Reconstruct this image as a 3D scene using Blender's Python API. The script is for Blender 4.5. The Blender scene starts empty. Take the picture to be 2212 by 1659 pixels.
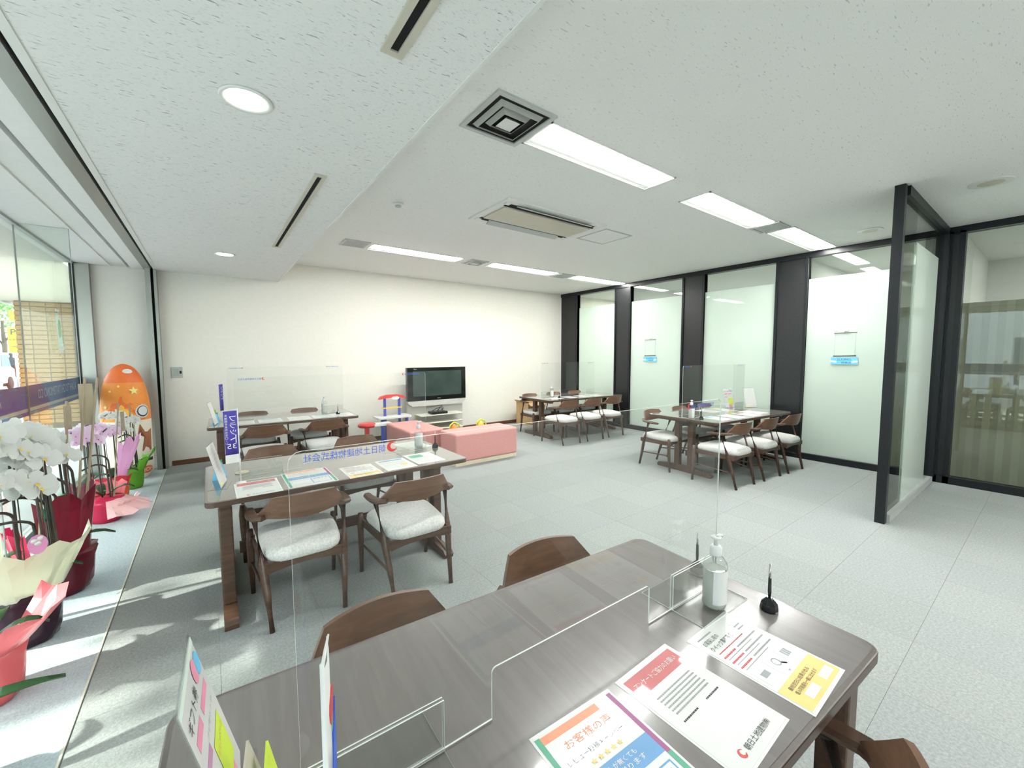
import bpy, math, random
from mathutils import Vector, Matrix
random.seed(7)
sc = bpy.context.scene
COL = sc.collection
PI = math.pi
def R(d): return math.radians(d)

# ------------------------------------------------------------------ camera
F_PX, YAW, PITCH, ROLL = 882.98, .638007, .072157, -.003148
cy_, sy_ = math.cos(YAW), math.sin(YAW)
fw = Vector((sy_*math.cos(PITCH), cy_*math.cos(PITCH), -math.sin(PITCH)))
r0 = Vector((cy_, -sy_, 0)); u0 = r0.cross(fw)
rr = r0*math.cos(ROLL)+u0*math.sin(ROLL); uu = -r0*math.sin(ROLL)+u0*math.cos(ROLL)
cam = bpy.data.cameras.new('camera'); co = bpy.data.objects.new('camera', cam); COL.objects.link(co)
cam.sensor_width = 36; cam.lens = F_PX/2212*36; cam.clip_start = .02; cam.clip_end = 400
M = Matrix((rr, uu, -fw)).transposed().to_4x4(); M.translation = Vector((0, 0, 1.55)); co.matrix_world = M
sc.camera = co

# ------------------------------------------------------------------ exposure, sky, sun
sc.view_settings.view_transform = 'Standard'
try: sc.view_settings.look = 'None'
except Exception: pass
sc.view_settings.gamma = 1; sc.view_settings.use_curve_mapping = False
sc.view_settings.exposure = 2.02
w = bpy.data.worlds.new('sky'); sc.world = w; w.use_nodes = True
nt = w.node_tree; bg = nt.nodes['Background']
sky = nt.nodes.new('ShaderNodeTexSky'); sky.sky_type = 'NISHITA'; sky.sun_disc = False
sky.sun_elevation = R(35); sky.sun_rotation = R(-90); sky.dust_density = 2.0; sky.ozone_density = 1.0
mixn = nt.nodes.new('ShaderNodeMixRGB'); mixn.inputs[0].default_value = .55; mixn.inputs[2].default_value = (6, 6.4, 6.6, 1)
nt.links.new(sky.outputs[0], mixn.inputs[1]); nt.links.new(mixn.outputs[0], bg.inputs[0])
bg.inputs[1].default_value = .50
sun = bpy.data.lights.new('sun', 'SUN'); sun.energy = 3.6; sun.angle = R(1.6); sun.color = (1, .97, .9)
so = bpy.data.objects.new('sun', sun); COL.objects.link(so)
sd = Vector((math.cos(R(35)), -.06, -math.sin(R(35))))
so.rotation_euler = sd.to_track_quat('-Z', 'Y').to_euler(); so.location = (-12, 3, 14)
try:
    sc.cycles.max_bounces = 8; sc.cycles.diffuse_bounces = 4; sc.cycles.glossy_bounces = 4
    sc.cycles.transmission_bounces = 6; sc.cycles.transparent_max_bounces = 24
    sc.cycles.caustics_reflective = False; sc.cycles.caustics_refractive = False
    sc.cycles.sample_clamp_indirect = 4
    sc.cycles.use_denoising = True
except Exception: pass

# ------------------------------------------------------------------ materials
MATS = {}
def newmat(name):
    m = bpy.data.materials.new(name); m.use_nodes = True; MATS[name] = m
    return m, m.node_tree, m.node_tree.nodes['Principled BSDF']
def setp(b, **k):
    for a, v in k.items():
        n = {'c': 'Base Color', 'r': 'Roughness', 'm': 'Metallic', 's': 'Specular IOR Level', 'coat': 'Coat Weight', 'cr': 'Coat Roughness', 'sheen': 'Sheen Weight', 'sub': 'Subsurface Weight', 'alpha': 'Alpha', 't': 'Transmission Weight'}[a]
        if a == 'c': v = (*v, 1)
        b.inputs[n].default_value = v
def tex(nt, kind, scale, coord='Object', vs=(1, 1, 1), rot=(0, 0, 0), **k):
    tc = nt.nodes.new('ShaderNodeTexCoord'); mp = nt.nodes.new('ShaderNodeMapping')
    mp.inputs['Scale'].default_value = vs; mp.inputs['Rotation'].default_value = rot
    nt.links.new(tc.outputs[coord], mp.inputs[0])
    t = nt.nodes.new(kind)
    if 'Scale' in t.inputs: t.inputs['Scale'].default_value = scale
    for a, v in k.items(): t.inputs[a].default_value = v
    nt.links.new(mp.outputs[0], t.inputs['Vector']); return t
def ramp(nt, src, stops):
    r = nt.nodes.new('ShaderNodeValToRGB'); e = r.color_ramp.elements
    while len(e) < len(stops): e.new(.5)
    for i, (p, c) in enumerate(stops): e[i].position = p; e[i].color = (*c, 1)
    nt.links.new(src, r.inputs[0]); return r
def bump(nt, b, src, strength=.2, dist=.01):
    n = nt.nodes.new('ShaderNodeBump'); n.inputs['Strength'].default_value = strength; n.inputs['Distance'].default_value = dist
    nt.links.new(src, n.inputs['Height']); nt.links.new(n.outputs[0], b.inputs['Normal'])
def plain(name, c, r=.5, var=.06, sc_=8, bmp=0, **k):
    """colour with a faint procedural mottling"""
    m, nt, b = newmat(name); setp(b, r=r, **k)
    t = tex(nt, 'ShaderNodeTexNoise', sc_)
    lo = tuple(max(0, x*(1-var)) for x in c); hi = tuple(min(1, x*(1+var)) for x in c)
    rp = ramp(nt, t.outputs[0], [(.3, lo), (.7, hi)]); nt.links.new(rp.outputs[0], b.inputs['Base Color'])
    if bmp: bump(nt, b, t.outputs[0], bmp, .002)
    return m
def wood(name, dark, light, r=.35, coat=0, vs=(1.2, 14, 14)):
    m, nt, b = newmat(name); setp(b, r=r, coat=coat, cr=.06)
    t = tex(nt, 'ShaderNodeTexNoise', 3.0, vs=vs, Detail=6.0, Distortion=.6)
    rp = ramp(nt, t.outputs[0], [(.3, dark), (.7, light)]); nt.links.new(rp.outputs[0], b.inputs['Base Color'])
    bump(nt, b, t.outputs[0], .08, .002); return m
def emit(name, c, s):
    m = bpy.data.materials.new(name); m.use_nodes = True; n = m.node_tree; n.nodes.clear()
    e = n.nodes.new('ShaderNodeEmission'); e.inputs[0].default_value = (*c, 1); e.inputs[1].default_value = s
    o = n.nodes.new('ShaderNodeOutputMaterial'); n.links.new(e.outputs[0], o.inputs[0]); MATS[name] = m; return m
def clear(name, tint=(1, 1, 1), rough=0.0, ior=1.45, gain=1.0):
    """thin clear sheet: transparent + fresnel reflection"""
    m = bpy.data.materials.new(name); m.use_nodes = True; n = m.node_tree; n.nodes.clear()
    tr = n.nodes.new('ShaderNodeBsdfTransparent'); tr.inputs[0].default_value = (*tint, 1)
    gl = n.nodes.new('ShaderNodeBsdfGlossy'); gl.inputs['Roughness'].default_value = rough
    fr = n.nodes.new('ShaderNodeLayerWeight'); fr.inputs[0].default_value = .5; f0 = ((ior-1)/(ior+1))**2*gain
    pw = n.nodes.new('ShaderNodeMath'); pw.operation = 'POWER'; pw.inputs[1].default_value = 5; n.links.new(fr.outputs['Facing'], pw.inputs[0])
    mu = n.nodes.new('ShaderNodeMath'); mu.operation = 'MULTIPLY_ADD'; mu.inputs[1].default_value = 1-f0; mu.inputs[2].default_value = f0; mu.use_clamp = True
    mx = n.nodes.new('ShaderNodeMixShader'); o = n.nodes.new('ShaderNodeOutputMaterial')
    n.links.new(pw.outputs[0], mu.inputs[0]); n.links.new(mu.outputs[0], mx.inputs[0]); n.links.new(tr.outputs[0], mx.inputs[1]); n.links.new(gl.outputs[0], mx.inputs[2]); n.links.new(mx.outputs[0], o.inputs[0])
    MATS[name] = m; return m
def translucent(name, c, t=.4, r=.3, gloss=True, gr=.03):
    """paper, petals, frosted film: diffuse + translucent + a sheen"""
    m = bpy.data.materials.new(name); m.use_nodes = True; n = m.node_tree; n.nodes.clear()
    d = n.nodes.new('ShaderNodeBsdfDiffuse'); d.inputs[0].default_value = (*c, 1)
    tl = n.nodes.new('ShaderNodeBsdfTranslucent'); tl.inputs[0].default_value = (*c, 1)
    mx = n.nodes.new('ShaderNodeMixShader'); mx.inputs[0].default_value = t
    n.links.new(d.outputs[0], mx.inputs[1]); n.links.new(tl.outputs[0], mx.inputs[2])
    o = n.nodes.new('ShaderNodeOutputMaterial'); last = mx
    if gloss:
        gl = n.nodes.new('ShaderNodeBsdfGlossy'); gl.inputs['Roughness'].default_value = gr
        lw = n.nodes.new('ShaderNodeLayerWeight'); lw.inputs[0].default_value = .5
        pw = n.nodes.new('ShaderNodeMath'); pw.operation = 'POWER'; pw.inputs[1].default_value = 5; n.links.new(lw.outputs['Facing'], pw.inputs[0])
        fr = n.nodes.new('ShaderNodeMath'); fr.operation = 'MULTIPLY_ADD'; fr.inputs[1].default_value = .9; fr.inputs[2].default_value = .03; fr.use_clamp = True; n.links.new(pw.outputs[0], fr.inputs[0])
        m2 = n.nodes.new('ShaderNodeMixShader'); n.links.new(fr.outputs[0], m2.inputs[0]); n.links.new(mx.outputs[0], m2.inputs[1]); n.links.new(gl.outputs[0], m2.inputs[2]); last = m2
    n.links.new(last.outputs[0], o.inputs[0]); MATS[name] = m; return m

wood('chair_wood', (.058, .031, .020), (.115, .060, .037), r=.38)
wood('table_edge', (.060, .034, .024), (.10, .055, .038), r=.35)
wood('table_top', (.125, .105, .095), (.150, .128, .116), r=.30, coat=1.0, vs=(14, 1.2, 14))  # greyer than the edge: ceiling reflection is worked into the base colour
wood('vinyl', (.185, .168, .160), (.215, .195, .186), r=.22, coat=1.0, vs=(14, 1.2, 14))  # milky mat grey, lightened further to paint in the ceiling reflection
wood('skirting', (.11, .045, .02), (.17, .075, .035), r=.4)
wood('brown_back', (.12, .06, .035), (.19, .095, .055), r=.36)
def boucle():
    m, nt, b = newmat('boucle'); setp(b, r=.95, sheen=.3)
    t = tex(nt, 'ShaderNodeTexNoise', 90, Detail=5.0)
    rp = ramp(nt, t.outputs[0], [(.35, (.55, .55, .53)), (.65, (.72, .71, .68))]); nt.links.new(rp.outputs[0], b.inputs['Base Color'])
    bump(nt, b, t.outputs[0], .6, .004)
boucle()
def ceilmat(name, c, dash, strength):
    m, nt, b = newmat(name); setp(b, r=.95, s=.1)
    t1 = tex(nt, 'ShaderNodeTexNoise', 1.0, vs=(26, 130, 1), rot=(0, 0, R(14)), Detail=2.0, Distortion=.5)
    t2 = tex(nt, 'ShaderNodeTexNoise', 1.0, vs=(60, 260, 1), rot=(0, 0, R(-8)), Detail=1.0)
    r1 = ramp(nt, t1.outputs[0], [(.655, (0, 0, 0)), (.70, (1, 1, 1))])
    r2 = ramp(nt, t2.outputs[0], [(.62, (0, 0, 0)), (.72, (.35, .35, .35))])
    ad = nt.nodes.new('ShaderNodeMath'); ad.operation = 'ADD'; ad.use_clamp = True
    nt.links.new(r1.outputs[0], ad.inputs[0]); nt.links.new(r2.outputs[0], ad.inputs[1])
    mu = nt.nodes.new('ShaderNodeMath'); mu.operation = 'MULTIPLY'; mu.inputs[1].default_value = strength; nt.links.new(ad.outputs[0], mu.inputs[0])
    mx = nt.nodes.new('ShaderNodeMixRGB'); mx.inputs[1].default_value = (*c, 1); mx.inputs[2].default_value = (*dash, 1)
    nt.links.new(mu.outputs[0], mx.inputs[0]); nt.links.new(mx.outputs[0], b.inputs['Base Color'])
ceilmat('ceiling_tile', (.82, .83, .81), (.36, .37, .38), .5)
ceilmat('ceiling_tile_low', (.80, .80, .785), (.28, .30, .33), .8)
def carpet(name, c):
    m, nt, b = newmat(name); setp(b, r=1.0, s=.05)
    t = tex(nt, 'ShaderNodeTexNoise', 160, Detail=3.0); t2 = tex(nt, 'ShaderNodeTexNoise', 75, Detail=2.0)
    mi = nt.nodes.new('ShaderNodeMath'); mi.operation = 'ADD'; nt.links.new(t.outputs[0], mi.inputs[0]); nt.links.new(t2.outputs[0], mi.inputs[1])
    rp = ramp(nt, mi.outputs[0], [(.7, tuple(x*.84 for x in c)), (1.0, tuple(min(1, x*1.12) for x in c))])
    hlf = nt.nodes.new('ShaderNodeMath'); hlf.operation = 'MULTIPLY'; hlf.inputs[1].default_value = .5
    mi.operation = 'ADD'; nt.links.new(mi.outputs[0], hlf.inputs[0]); rp.color_ramp.elements[0].position = .38; rp.color_ramp.elements[1].position = .62
    nt.links.new(hlf.outputs[0], rp.inputs[0])
    nt.links.new(rp.outputs[0], b.inputs['Base Color']); bump(nt, b, t.outputs[0], .35, .004)
carpet('carpet_a', (.315, .340, .330)); carpet('carpet_b', (.330, .354, .343)); carpet('carpet_c', (.322, .345, .342)); carpet('carpet_pale', (.46, .54, .565))  # carpet_pale: paler floor, its blue tint painting in sunlight through the glass
plain('wall_paint', (.79, .77, .70), .9, .015, 20); plain('wall_white', (.82, .82, .80), .9, .015, 20)
plain('black_frame', (.009, .010, .012), .38, .15, 30, s=.35); plain('black_panel', (.013, .014, .015), .36, .2, 40)
plain('dark_void', (.004, .004, .004), .9); plain('white_metal', (.72, .73, .70), .4, .02); plain('cream_metal', (.55, .52, .43), .45, .03)
plain('grey_metal', (.42, .44, .43), .4, .04); plain('lamp_reflector', (.85, .85, .80), .4, .02); plain('vent_grey', (.50, .52, .51), .5, .03)
m, nt_, b_ = newmat('steel'); setp(b_, c=(.36, .37, .35), m=.9, r=.32)
t_ = tex(nt_, 'ShaderNodeTexNoise', 4, vs=(60, 60, 1)); bump(nt_, b_, t_.outputs[0], .05, .001)
plain('acrylic_edge', (.86, .90, .85), .25, .03); plain('white_plastic', (.76, .77, .76), .35, .02); plain('black_plastic', (.012, .012, .013), .25, .1)
plain('black_gloss', (.006, .008, .008), .08, .1); m, nt_, b_ = newmat('silver'); setp(b_, c=(.7, .7, .72), m=1, r=.25)
plain('silver_paint', (.50, .50, .47), .4, .03); plain('pale_shelf', (.66, .66, .56), .4, .03)
plain('pink_vinyl', (.68, .31, .29), .5, .05, 60, .1); plain('cream_wood', (.72, .66, .48), .6, .05)
plain('red', (.70, .05, .05), .35, .05); plain('red_ink', (.65, .10, .10), .6); plain('blue_plastic', (.04, .07, .42), .35, .05); plain('yellow_plastic', (.85, .52, .08), .4)
plain('orange', (.85, .28, .04), .5, .06); plain('orange_deep', (.80, .16, .03), .5, .06); plain('amber', (.90, .48, .07), .5, .05); plain('star_yellow', (.92, .78, .25), .5)
plain('standee_white', (.80, .74, .60), .5, .03); plain('brown_print', (.36, .13, .06), .5); plain('cardboard', (.55, .37, .18), .8, .05)
plain('paper', (.74, .75, .73), .35, .015, coat=.5); plain('paper_grey', (.72, .74, .73), .4, .02); plain('ink', (.05, .05, .06), .6); plain('ink_grey', (.35, .36, .37), .6)
plain('print_red', (.55, .10, .11), .4, coat=.5); plain('print_yellow', (.85, .62, .20), .4, coat=.5); plain('print_blue', (.10, .32, .62), .4, coat=.5)
plain('print_green', (.08, .38, .24), .4); plain('print_orange', (.82, .30, .16), .4); plain('print_pink', (.80, .30, .42), .5); plain('print_purple', (.32, .06, .22), .4)
plain('banner_blue', (.07, .05, .36), .5); plain('logo_blue', (.05, .12, .55), .5); plain('banner_bright', (.04, .12, .65), .4)
plain('lime', (.62, .80, .06), .5); plain('sky_blue', (.16, .55, .82), .4); plain('pale_green', (.70, .83, .74), .4)
translucent('petal_white', (.82, .84, .82), .4, gloss=False); translucent('petal_pink', (.88, .72, .86), .45, gloss=False); plain('petal_throat', (.75, .50, .10), .6); plain('magenta', (.70, .05, .45), .6)
plain('orchid_stem', (.045, .035, .03), .5); plain('wire_stem', (.10, .08, .06), .5); plain('tape_green', (.02, .36, .14), .5); plain('stake_wood', (.40, .32, .22), .7)
plain('leaf_dark', (.025, .075, .025), .3, .2, 5); plain('leaf_green', (.10, .36, .04), .35, .15, 5)
for n_, c_ in (('wrap_green', (.16, .45, .04)), ('wrap_red', (.62, .04, .06)), ('wrap_orange', (.82, .16, .05)), ('wrap_lilac', (.80, .40, .66)), ('wrap_burgundy', (.16, .012, .025)), ('wrap_cream', (.74, .76, .56)),
               ('wrap_plum', (.045, .02, .035)), ('wrap_coral', (.85, .20, .22)), ('wrap_rose', (.90, .55, .55)), ('wrap_crimson', (.70, .03, .10))):
    translucent(n_, c_, .28, gr=.25)
translucent('banner_cloth', (.42, .52, .42), .6, gloss=False)
clear('acrylic', (.985, .99, .985), ior=1.42, gain=.9); clear('window_glass', (.93, .965, .94), ior=1.45); clear('clear_plastic', (.93, .94, .93), ior=1.4, gain=1.3); clear('upper_glass', (.80, .84, .81), ior=1.5, gain=1.4)
clear('tinted_glass', (.42, .43, .40), ior=1.6, gain=1.5)
translucent('gel', (.80, .83, .80), .7, gr=.08)
translucent('frosted_film', (.76, .84, .775), .5, gr=.02); translucent('white_film', (.86, .93, .875), .45, gr=.05)
translucent('curtain', (.42, .38, .30), .15, gloss=False)
plain('brick_tile', (.34, .19, .055), .5, .12); plain('mortar', (.13, .075, .035), .9); plain('pavement', (.50, .50, .49), .9, .08, 3); plain('asphalt', (.20, .20, .21), .9, .1, 4)
plain('ext_soffit', (.60, .56, .46), .8, .03); plain('ext_wall', (.62, .64, .66), .7, .05); plain('ext_window', (.12, .18, .24), .15); plain('sign_yellow', (.55, .42, .02), .5); plain('sign_orange', (.55, .17, .02), .5)
plain('cloth_dark', (.05, .05, .07), .9); plain('skin', (.55, .36, .27), .6); plain('car_white', (.75, .77, .80), .25); plain('rubber', (.02, .02, .02), .8)
plain('tree_leaf', (.16, .34, .07), .6, .3, 3); plain('bark', (.12, .09, .06), .9, .2, 10)
plain('rug_grey', (.55, .55, .50), .9, .06, 4); plain('tv_screen', (.035, .055, .05), .12, .3, 3); translucent('glass_band', (.03, .17, .46), .6, gloss=False); plain('band_white', (.75, .78, .78), .5); plain('band_letter', (.62, .72, .78), .5)
emit('tube_light', (1.0, 1.0, .97), 17.0); emit('downlight_glow', (1, .98, .93), 14.0)

# ------------------------------------------------------------------ mesh builder
class MB:
    def __init__(s): s.v = []; s.f = []; s.mi = []; s.sm = []
    def add(s, vs, fs, mi=0, sm=False):
        o = len(s.v); s.v += [tuple(v) for v in vs]
        for i, f in enumerate(fs): s.f.append([o+k for k in f]); s.mi.append(mi if isinstance(mi, int) else mi[i]); s.sm.append(sm)
        return s
    def box(s, x0, x1, y0, y1, z0, z1, mi=0):
        vs = [(x0, y0, z0), (x1, y0, z0), (x1, y1, z0), (x0, y1, z0), (x0, y0, z1), (x1, y0, z1), (x1, y1, z1), (x0, y1, z1)]
        return s.add(vs, [(0, 3, 2, 1), (4, 5, 6, 7), (0, 1, 5, 4), (1, 2, 6, 5), (2, 3, 7, 6), (3, 0, 4, 7)], mi)
    def hexa(s, vs, mi=0): return s.add(vs, [(0, 3, 2, 1), (4, 5, 6, 7), (0, 1, 5, 4), (1, 2, 6, 5), (2, 3, 7, 6), (3, 0, 4, 7)], mi)
    def prism(s, pts, z0, z1, mi=0, plane='xy', side_mi=None, sm=False):
        n = len(pts)
        def P(p, z): return {'xy': (p[0], p[1], z), 'xz': (p[0], z, p[1]), 'yz': (z, p[0], p[1])}[plane]
        vs = [P(p, z0) for p in pts]+[P(p, z1) for p in pts]
        a = sum(pts[i][0]*pts[(i+1) % n][1]-pts[(i+1) % n][0]*pts[i][1] for i in range(n))
        fl = (a > 0) != (plane == 'xz')
        lo = list(range(n)); hi = list(range(n, 2*n)); sd = [[i, (i+1) % n, n+(i+1) % n, n+i] for i in range(n)]
        fs = ([lo[::-1], hi] if fl else [lo, hi[::-1]])+(sd if fl else [q[::-1] for q in sd])
        return s.add(vs, fs, [mi, mi]+[mi if side_mi is None else side_mi]*n, sm)
    def loft(s, rings, closed=True, cap=True, mi=0, sm=True):
        n = len(rings[0]); vs = [p for r in rings for p in r]; fs = []
        for i in range(len(rings)-1):
            for k in range(n if closed else n-1):
                k2 = (k+1) % n; fs.append((i*n+k, i*n+k2, (i+1)*n+k2, (i+1)*n+k))
        if cap and closed: fs.append(list(range(n))[::-1]); fs.append([(len(rings)-1)*n+k for k in range(n)])
        return s.add(vs, fs, mi, sm)
    def tube(s, path, rad, n=8, mi=0, sm=True, flat=1.0, cap=True):
        path = [Vector(p) for p in path]; rings = []
        up = Vector((0, 0, 1))
        for i, p in enumerate(path):
            d = (path[min(i+1, len(path)-1)]-path[max(i-1, 0)]).normalized()
            if abs(d.dot(up)) > .95: a = Vector((1, 0, 0)).cross(d).normalized() if i == 0 else (lastb.cross(d)).normalized()*-1 if False else Vector((0, 1, 0)).cross(d).normalized()
            else: a = up.cross(d).normalized()
            b = d.cross(a); lastb = b
            r = rad[i] if isinstance(rad, (list, tuple)) else rad
            rings.append([p+a*r*math.cos(2*PI*k/n)+b*r*flat*math.sin(2*PI*k/n) for k in range(n)])
        return s.loft(rings, mi=mi, sm=sm, cap=cap)
    def lathe(s, prof, n=20, c=(0, 0, 0), mi=0, sm=True, cap=True):
        rings = [[(c[0]+r*math.cos(2*PI*k/n), c[1]+r*math.sin(2*PI*k/n), c[2]+z) for k in range(n)] for r, z in prof]
        return s.loft(rings, mi=mi, sm=sm, cap=cap)
    def xf(s, M):
        s.v = [tuple(M @ Vector(v)) for v in s.v]; return s
    def mesh(s, name, mats):
        me = bpy.data.meshes.new(name); me.from_pydata(s.v, [], s.f)
        for m in (mats if isinstance(mats, (list, tuple)) else [mats]): me.materials.append(MATS[m] if isinstance(m, str) else m)
        me.polygons.foreach_set('material_index', s.mi); me.polygons.foreach_set('use_smooth', s.sm); me.update(); return me
    def build(s, name, mats, parent=None, loc=None, rot=None):
        return link(name, s.mesh(name, mats), parent, loc, rot)
def link(name, me, parent=None, loc=None, rot=None):
    o = bpy.data.objects.new(name, me); COL.objects.link(o)
    if parent: o.parent = parent
    if loc: o.location = loc
    if rot: o.rotation_euler = rot
    return o
def bevel(o, wd=.004, seg=2):
    m = o.modifiers.new('bevel', 'BEVEL'); m.width = wd; m.segments = seg; m.limit_method = 'ANGLE'; return o
def tag(o, label, cat, group=None, kind=None):
    o['label'] = label; o['category'] = cat
    if group: o['group'] = group
    if kind: o['kind'] = kind
    return o
def thing(name, label, cat, loc=(0, 0, 0), rz=0, group=None):
    o = bpy.data.objects.new(name, None); COL.objects.link(o); o.location = loc; o.rotation_euler = (0, 0, R(rz)); o.empty_display_size = .1
    return tag(o, label, cat, group)
def struct(o, label=None):
    o['kind'] = 'structure'
    if label: o['label'] = label
    return o
KIDS = {}
def dup(root, loc, rz, label, group=None, name=None):
    r = root.copy(); COL.objects.link(r); r.location = loc; r.rotation_euler = (0, 0, R(rz)); r['label'] = label
    if group: r['group'] = group
    def rec(a, b):
        for ch in CH(a):
            c = ch.copy(); COL.objects.link(c); c.parent = b; rec(ch, c)
    rec(root, r); return r
def CH(a): return [o for o in bpy.data.objects if o.parent == a]
_tc = {}
def textmesh(body, w=None, h=None, mirror=False):
    """flat lettering centred at the origin in the XY plane; returns (verts, faces) scaled to width w or height h"""
    if body not in _tc:
        cu = bpy.data.curves.new('t', 'FONT'); cu.body = body; cu.size = 1; cu.align_x = 'CENTER'; cu.align_y = 'CENTER'; cu.resolution_u = 2
        o = bpy.data.objects.new('t', cu); COL.objects.link(o); bpy.context.view_layer.update()
        me = bpy.data.meshes.new_from_object(o.evaluated_get(bpy.context.evaluated_depsgraph_get()))
        vs = [tuple(v.co) for v in me.vertices]; fs = [tuple(p.vertices) for p in me.polygons]
        bpy.data.objects.remove(o); bpy.data.meshes.remove(me); bpy.data.curves.remove(cu); _tc[body] = (vs, fs)
    vs, fs = _tc[body]
    if not vs: return [], []
    x0 = min(v[0] for v in vs); x1 = max(v[0] for v in vs); y0 = min(v[1] for v in vs); y1 = max(v[1] for v in vs)
    sx = sy = 1
    if w and h: sx, sy = w/(x1-x0), h/(y1-y0)
    elif w: sx = sy = w/(x1-x0)
    elif h: sx = sy = h/(y1-y0)
    out = [((v[0]-(x0+x1)/2)*sx*(-1 if mirror else 1), (v[1]-(y0+y1)/2)*sy, 0) for v in vs]
    return out, [f[::-1] for f in fs] if mirror else fs
def text(parent, body, mat, M, w=None, h=None, mirror=False, name='lettering', label=None):
    vs, fs = textmesh(body, w, h, mirror)
    if not vs: return None
    mb = MB(); mb.add([M @ Vector(v) for v in vs], fs); o = mb.build(name, mat, parent)
    if label: o['label'] = label
    return o
def frame(o, x, y):
    """matrix with origin o and axes x, y"""
    x = Vector(x).normalized(); y = Vector(y); z = x.cross(y).normalized(); y = z.cross(x)
    m = Matrix((x, y, z)).transposed().to_4x4(); m.translation = Vector(o); return m

# ------------------------------------------------------------------ room shell
YB, XP, ZC, ZL, XG, XT, YN, XE = 7.4, 7.0, 3.0, 2.70, -1.3, -.53, -3.0, .93
fl = struct(MB().box(XT, XP+3.0, YN, YB, -.12, -.008).build('floor', 'carpet_c'))
TS = .5; ms = {k: MB().box(0, TS-.0012, 0, TS-.0012, -.008, 0).mesh('carpet_tile', k) for k in ('carpet_a', 'carpet_b', 'carpet_c')}
y = YB-TS*18
for j in range(18):
    for i in range(15):
        x0 = XT+.01+i*TS
        if x0+TS > XP+.02: continue
        k = random.choice(['carpet_a', 'carpet_b', 'carpet_c', 'carpet_a'] if j > 6 else ['carpet_a', 'carpet_c', 'carpet_a'])
        link('carpet_tile', ms[k], fl, (x0, YB-(j+1)*TS, 0))
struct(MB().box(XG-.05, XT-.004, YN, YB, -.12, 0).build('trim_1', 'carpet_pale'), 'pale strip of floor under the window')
struct(MB().box(XT-.004, XT+.004, YN, YB, -.12, .002).build('trim_2', 'pale_shelf'), 'thin metal joint line in the floor')
struct(MB().box(XG-.03, XP+3.2, YB, YB+.15, -.12, 3.2).build('wall_back', 'wall_paint'))
struct(MB().box(XG-.6, XP+3.2, YN-.15, YN, -.12, 3.2).build('wall_front', 'wall_white'))
struct(MB().box(XE, XP+3.2, YN, YB, ZC, ZC+.12).build('ceiling', 'ceiling_tile'))
lowc = MB().box(XT+.03, XE-.012, YN, YB, ZL, ZL+.35)
struct(lowc.build('ceiling_low', 'ceiling_tile_low'), 'lower strip of ceiling beside the window')
struct(MB().box(XE-.012, XE+.004, YN, YB, ZL-.006, ZC).build('trim_3', 'white_metal'), 'white edge trim of the lowered ceiling')
struct(MB().box(XT+.06, XP-.12, YB-.012, YB, 0, .07).build('baseboard_back', 'skirting'))
# soffit over the window strip
sf = MB().box(XG-.1, -.955, YN, YB, ZL, ZL+.3)
struct(sf.build('ceiling_window', 'wall_white'), 'white ceiling over the window strip')
struct(MB().box(-.955, -.80, YN, YB, ZL+.012, ZL+.3).build('ceiling_strip', 'wall_white'), 'white ceiling panel behind the curtain box')
struct(MB().box(-.80, -.762, YN, YB, ZL+.06, ZL+.3).build('trim_4', 'grey_metal'), 'grey curtain recess in the window ceiling')
struct(MB().box(-.762, -.635, YN, YB, ZL, ZL+.3).build('ceiling_band', 'wall_white'), 'white band beside the shutter slot')
struct(MB().box(-.635, -.556, YN, YB, ZL-.006, ZL+.3).build('trim_5', 'steel'), 'brushed steel shutter box edge')
struct(MB().box(-.556, -.536, YN, YB, ZL+.10, ZL+.3).build('trim_6', 'dark_void'), 'black shutter slot')
struct(MB().box(-.536, XT+.03, YN, YB, ZL-.006, ZL+.3).build('trim_7', 'white_metal'), 'white edge strip of the shutter slot')
# guide rail post at the back wall
gp = MB(); gp.box(-.62, -.565, YB-.16, YB, 0, ZL, 0); gp.box(-.565, -.535, YB-.12, YB, 0, ZL+.1, 1); gp.box(-.535, -.505, YB-.16, YB, 0, ZL, 0)
struct(gp.build('trim_8', ['steel', 'dark_void']), 'steel shutter guide rail by the back wall')
struct(MB().box(-1.295, -1.15, YB-.08, YB+.01, 0, ZL).build('trim_9', 'steel'), 'brushed steel window post at the back wall')

# left glazing: panes, fin, rail, blue band
wy = [YB-.08, 5.46, 3.5, 1.5, -.5, YN]
wn = bpy.data.objects.new('window_1', None); COL.objects.link(wn); struct(wn)
for i in range(len(wy)-1):
    MB().box(XG-.006, XG+.006, wy[i+1]+.004, wy[i]-.004, .06, ZL).build('pane', 'window_glass', wn)
for yy in wy[1:-1]:
    MB().box(XG-.005, XG+.005, yy-.004, yy+.004, .06, ZL, 0).build('pane_joint', 'grey_metal', wn)
    MB().box(XG+.007, XG+.33, yy-.006, yy+.006, .06, ZL).build('glass_fin', 'window_glass', wn)
    MB().box(XG+.33, XG+.334, yy-.006, yy+.006, .06, ZL).build('fin_edge', 'grey_metal', wn)
MB().box(XG-.02, XG+.02, YN, YB-.08, ZL-.02, ZL).build('top_rail', 'grey_metal', wn)
MB().box(XG-.03, XG+.03, YN, YB-.08, 0, .06).build('bottom_rail', 'steel', wn)
MB().box(XG-.02, XG+.02, YB-.1, YB-.08, .06, ZL).build('side_frame', 'black_frame', wn)
bd = MB(); bd.box(XG-.0085, XG-.0065, YN, YB-.1, 1.10, 1.285, 0); bd.box(XG-.0085, XG-.0065, YN, YB-.1, 1.055, 1.085, 1); bd.box(XG-.0085, XG-.0065, YN, YB-.1, 1.085, 1.10, 0); bd.box(XG-.0085, XG-.0065, YN, YB-.1, 1.02, 1.055, 0)
bd.build('blue_band', ['glass_band', 'band_white'], wn)
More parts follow.
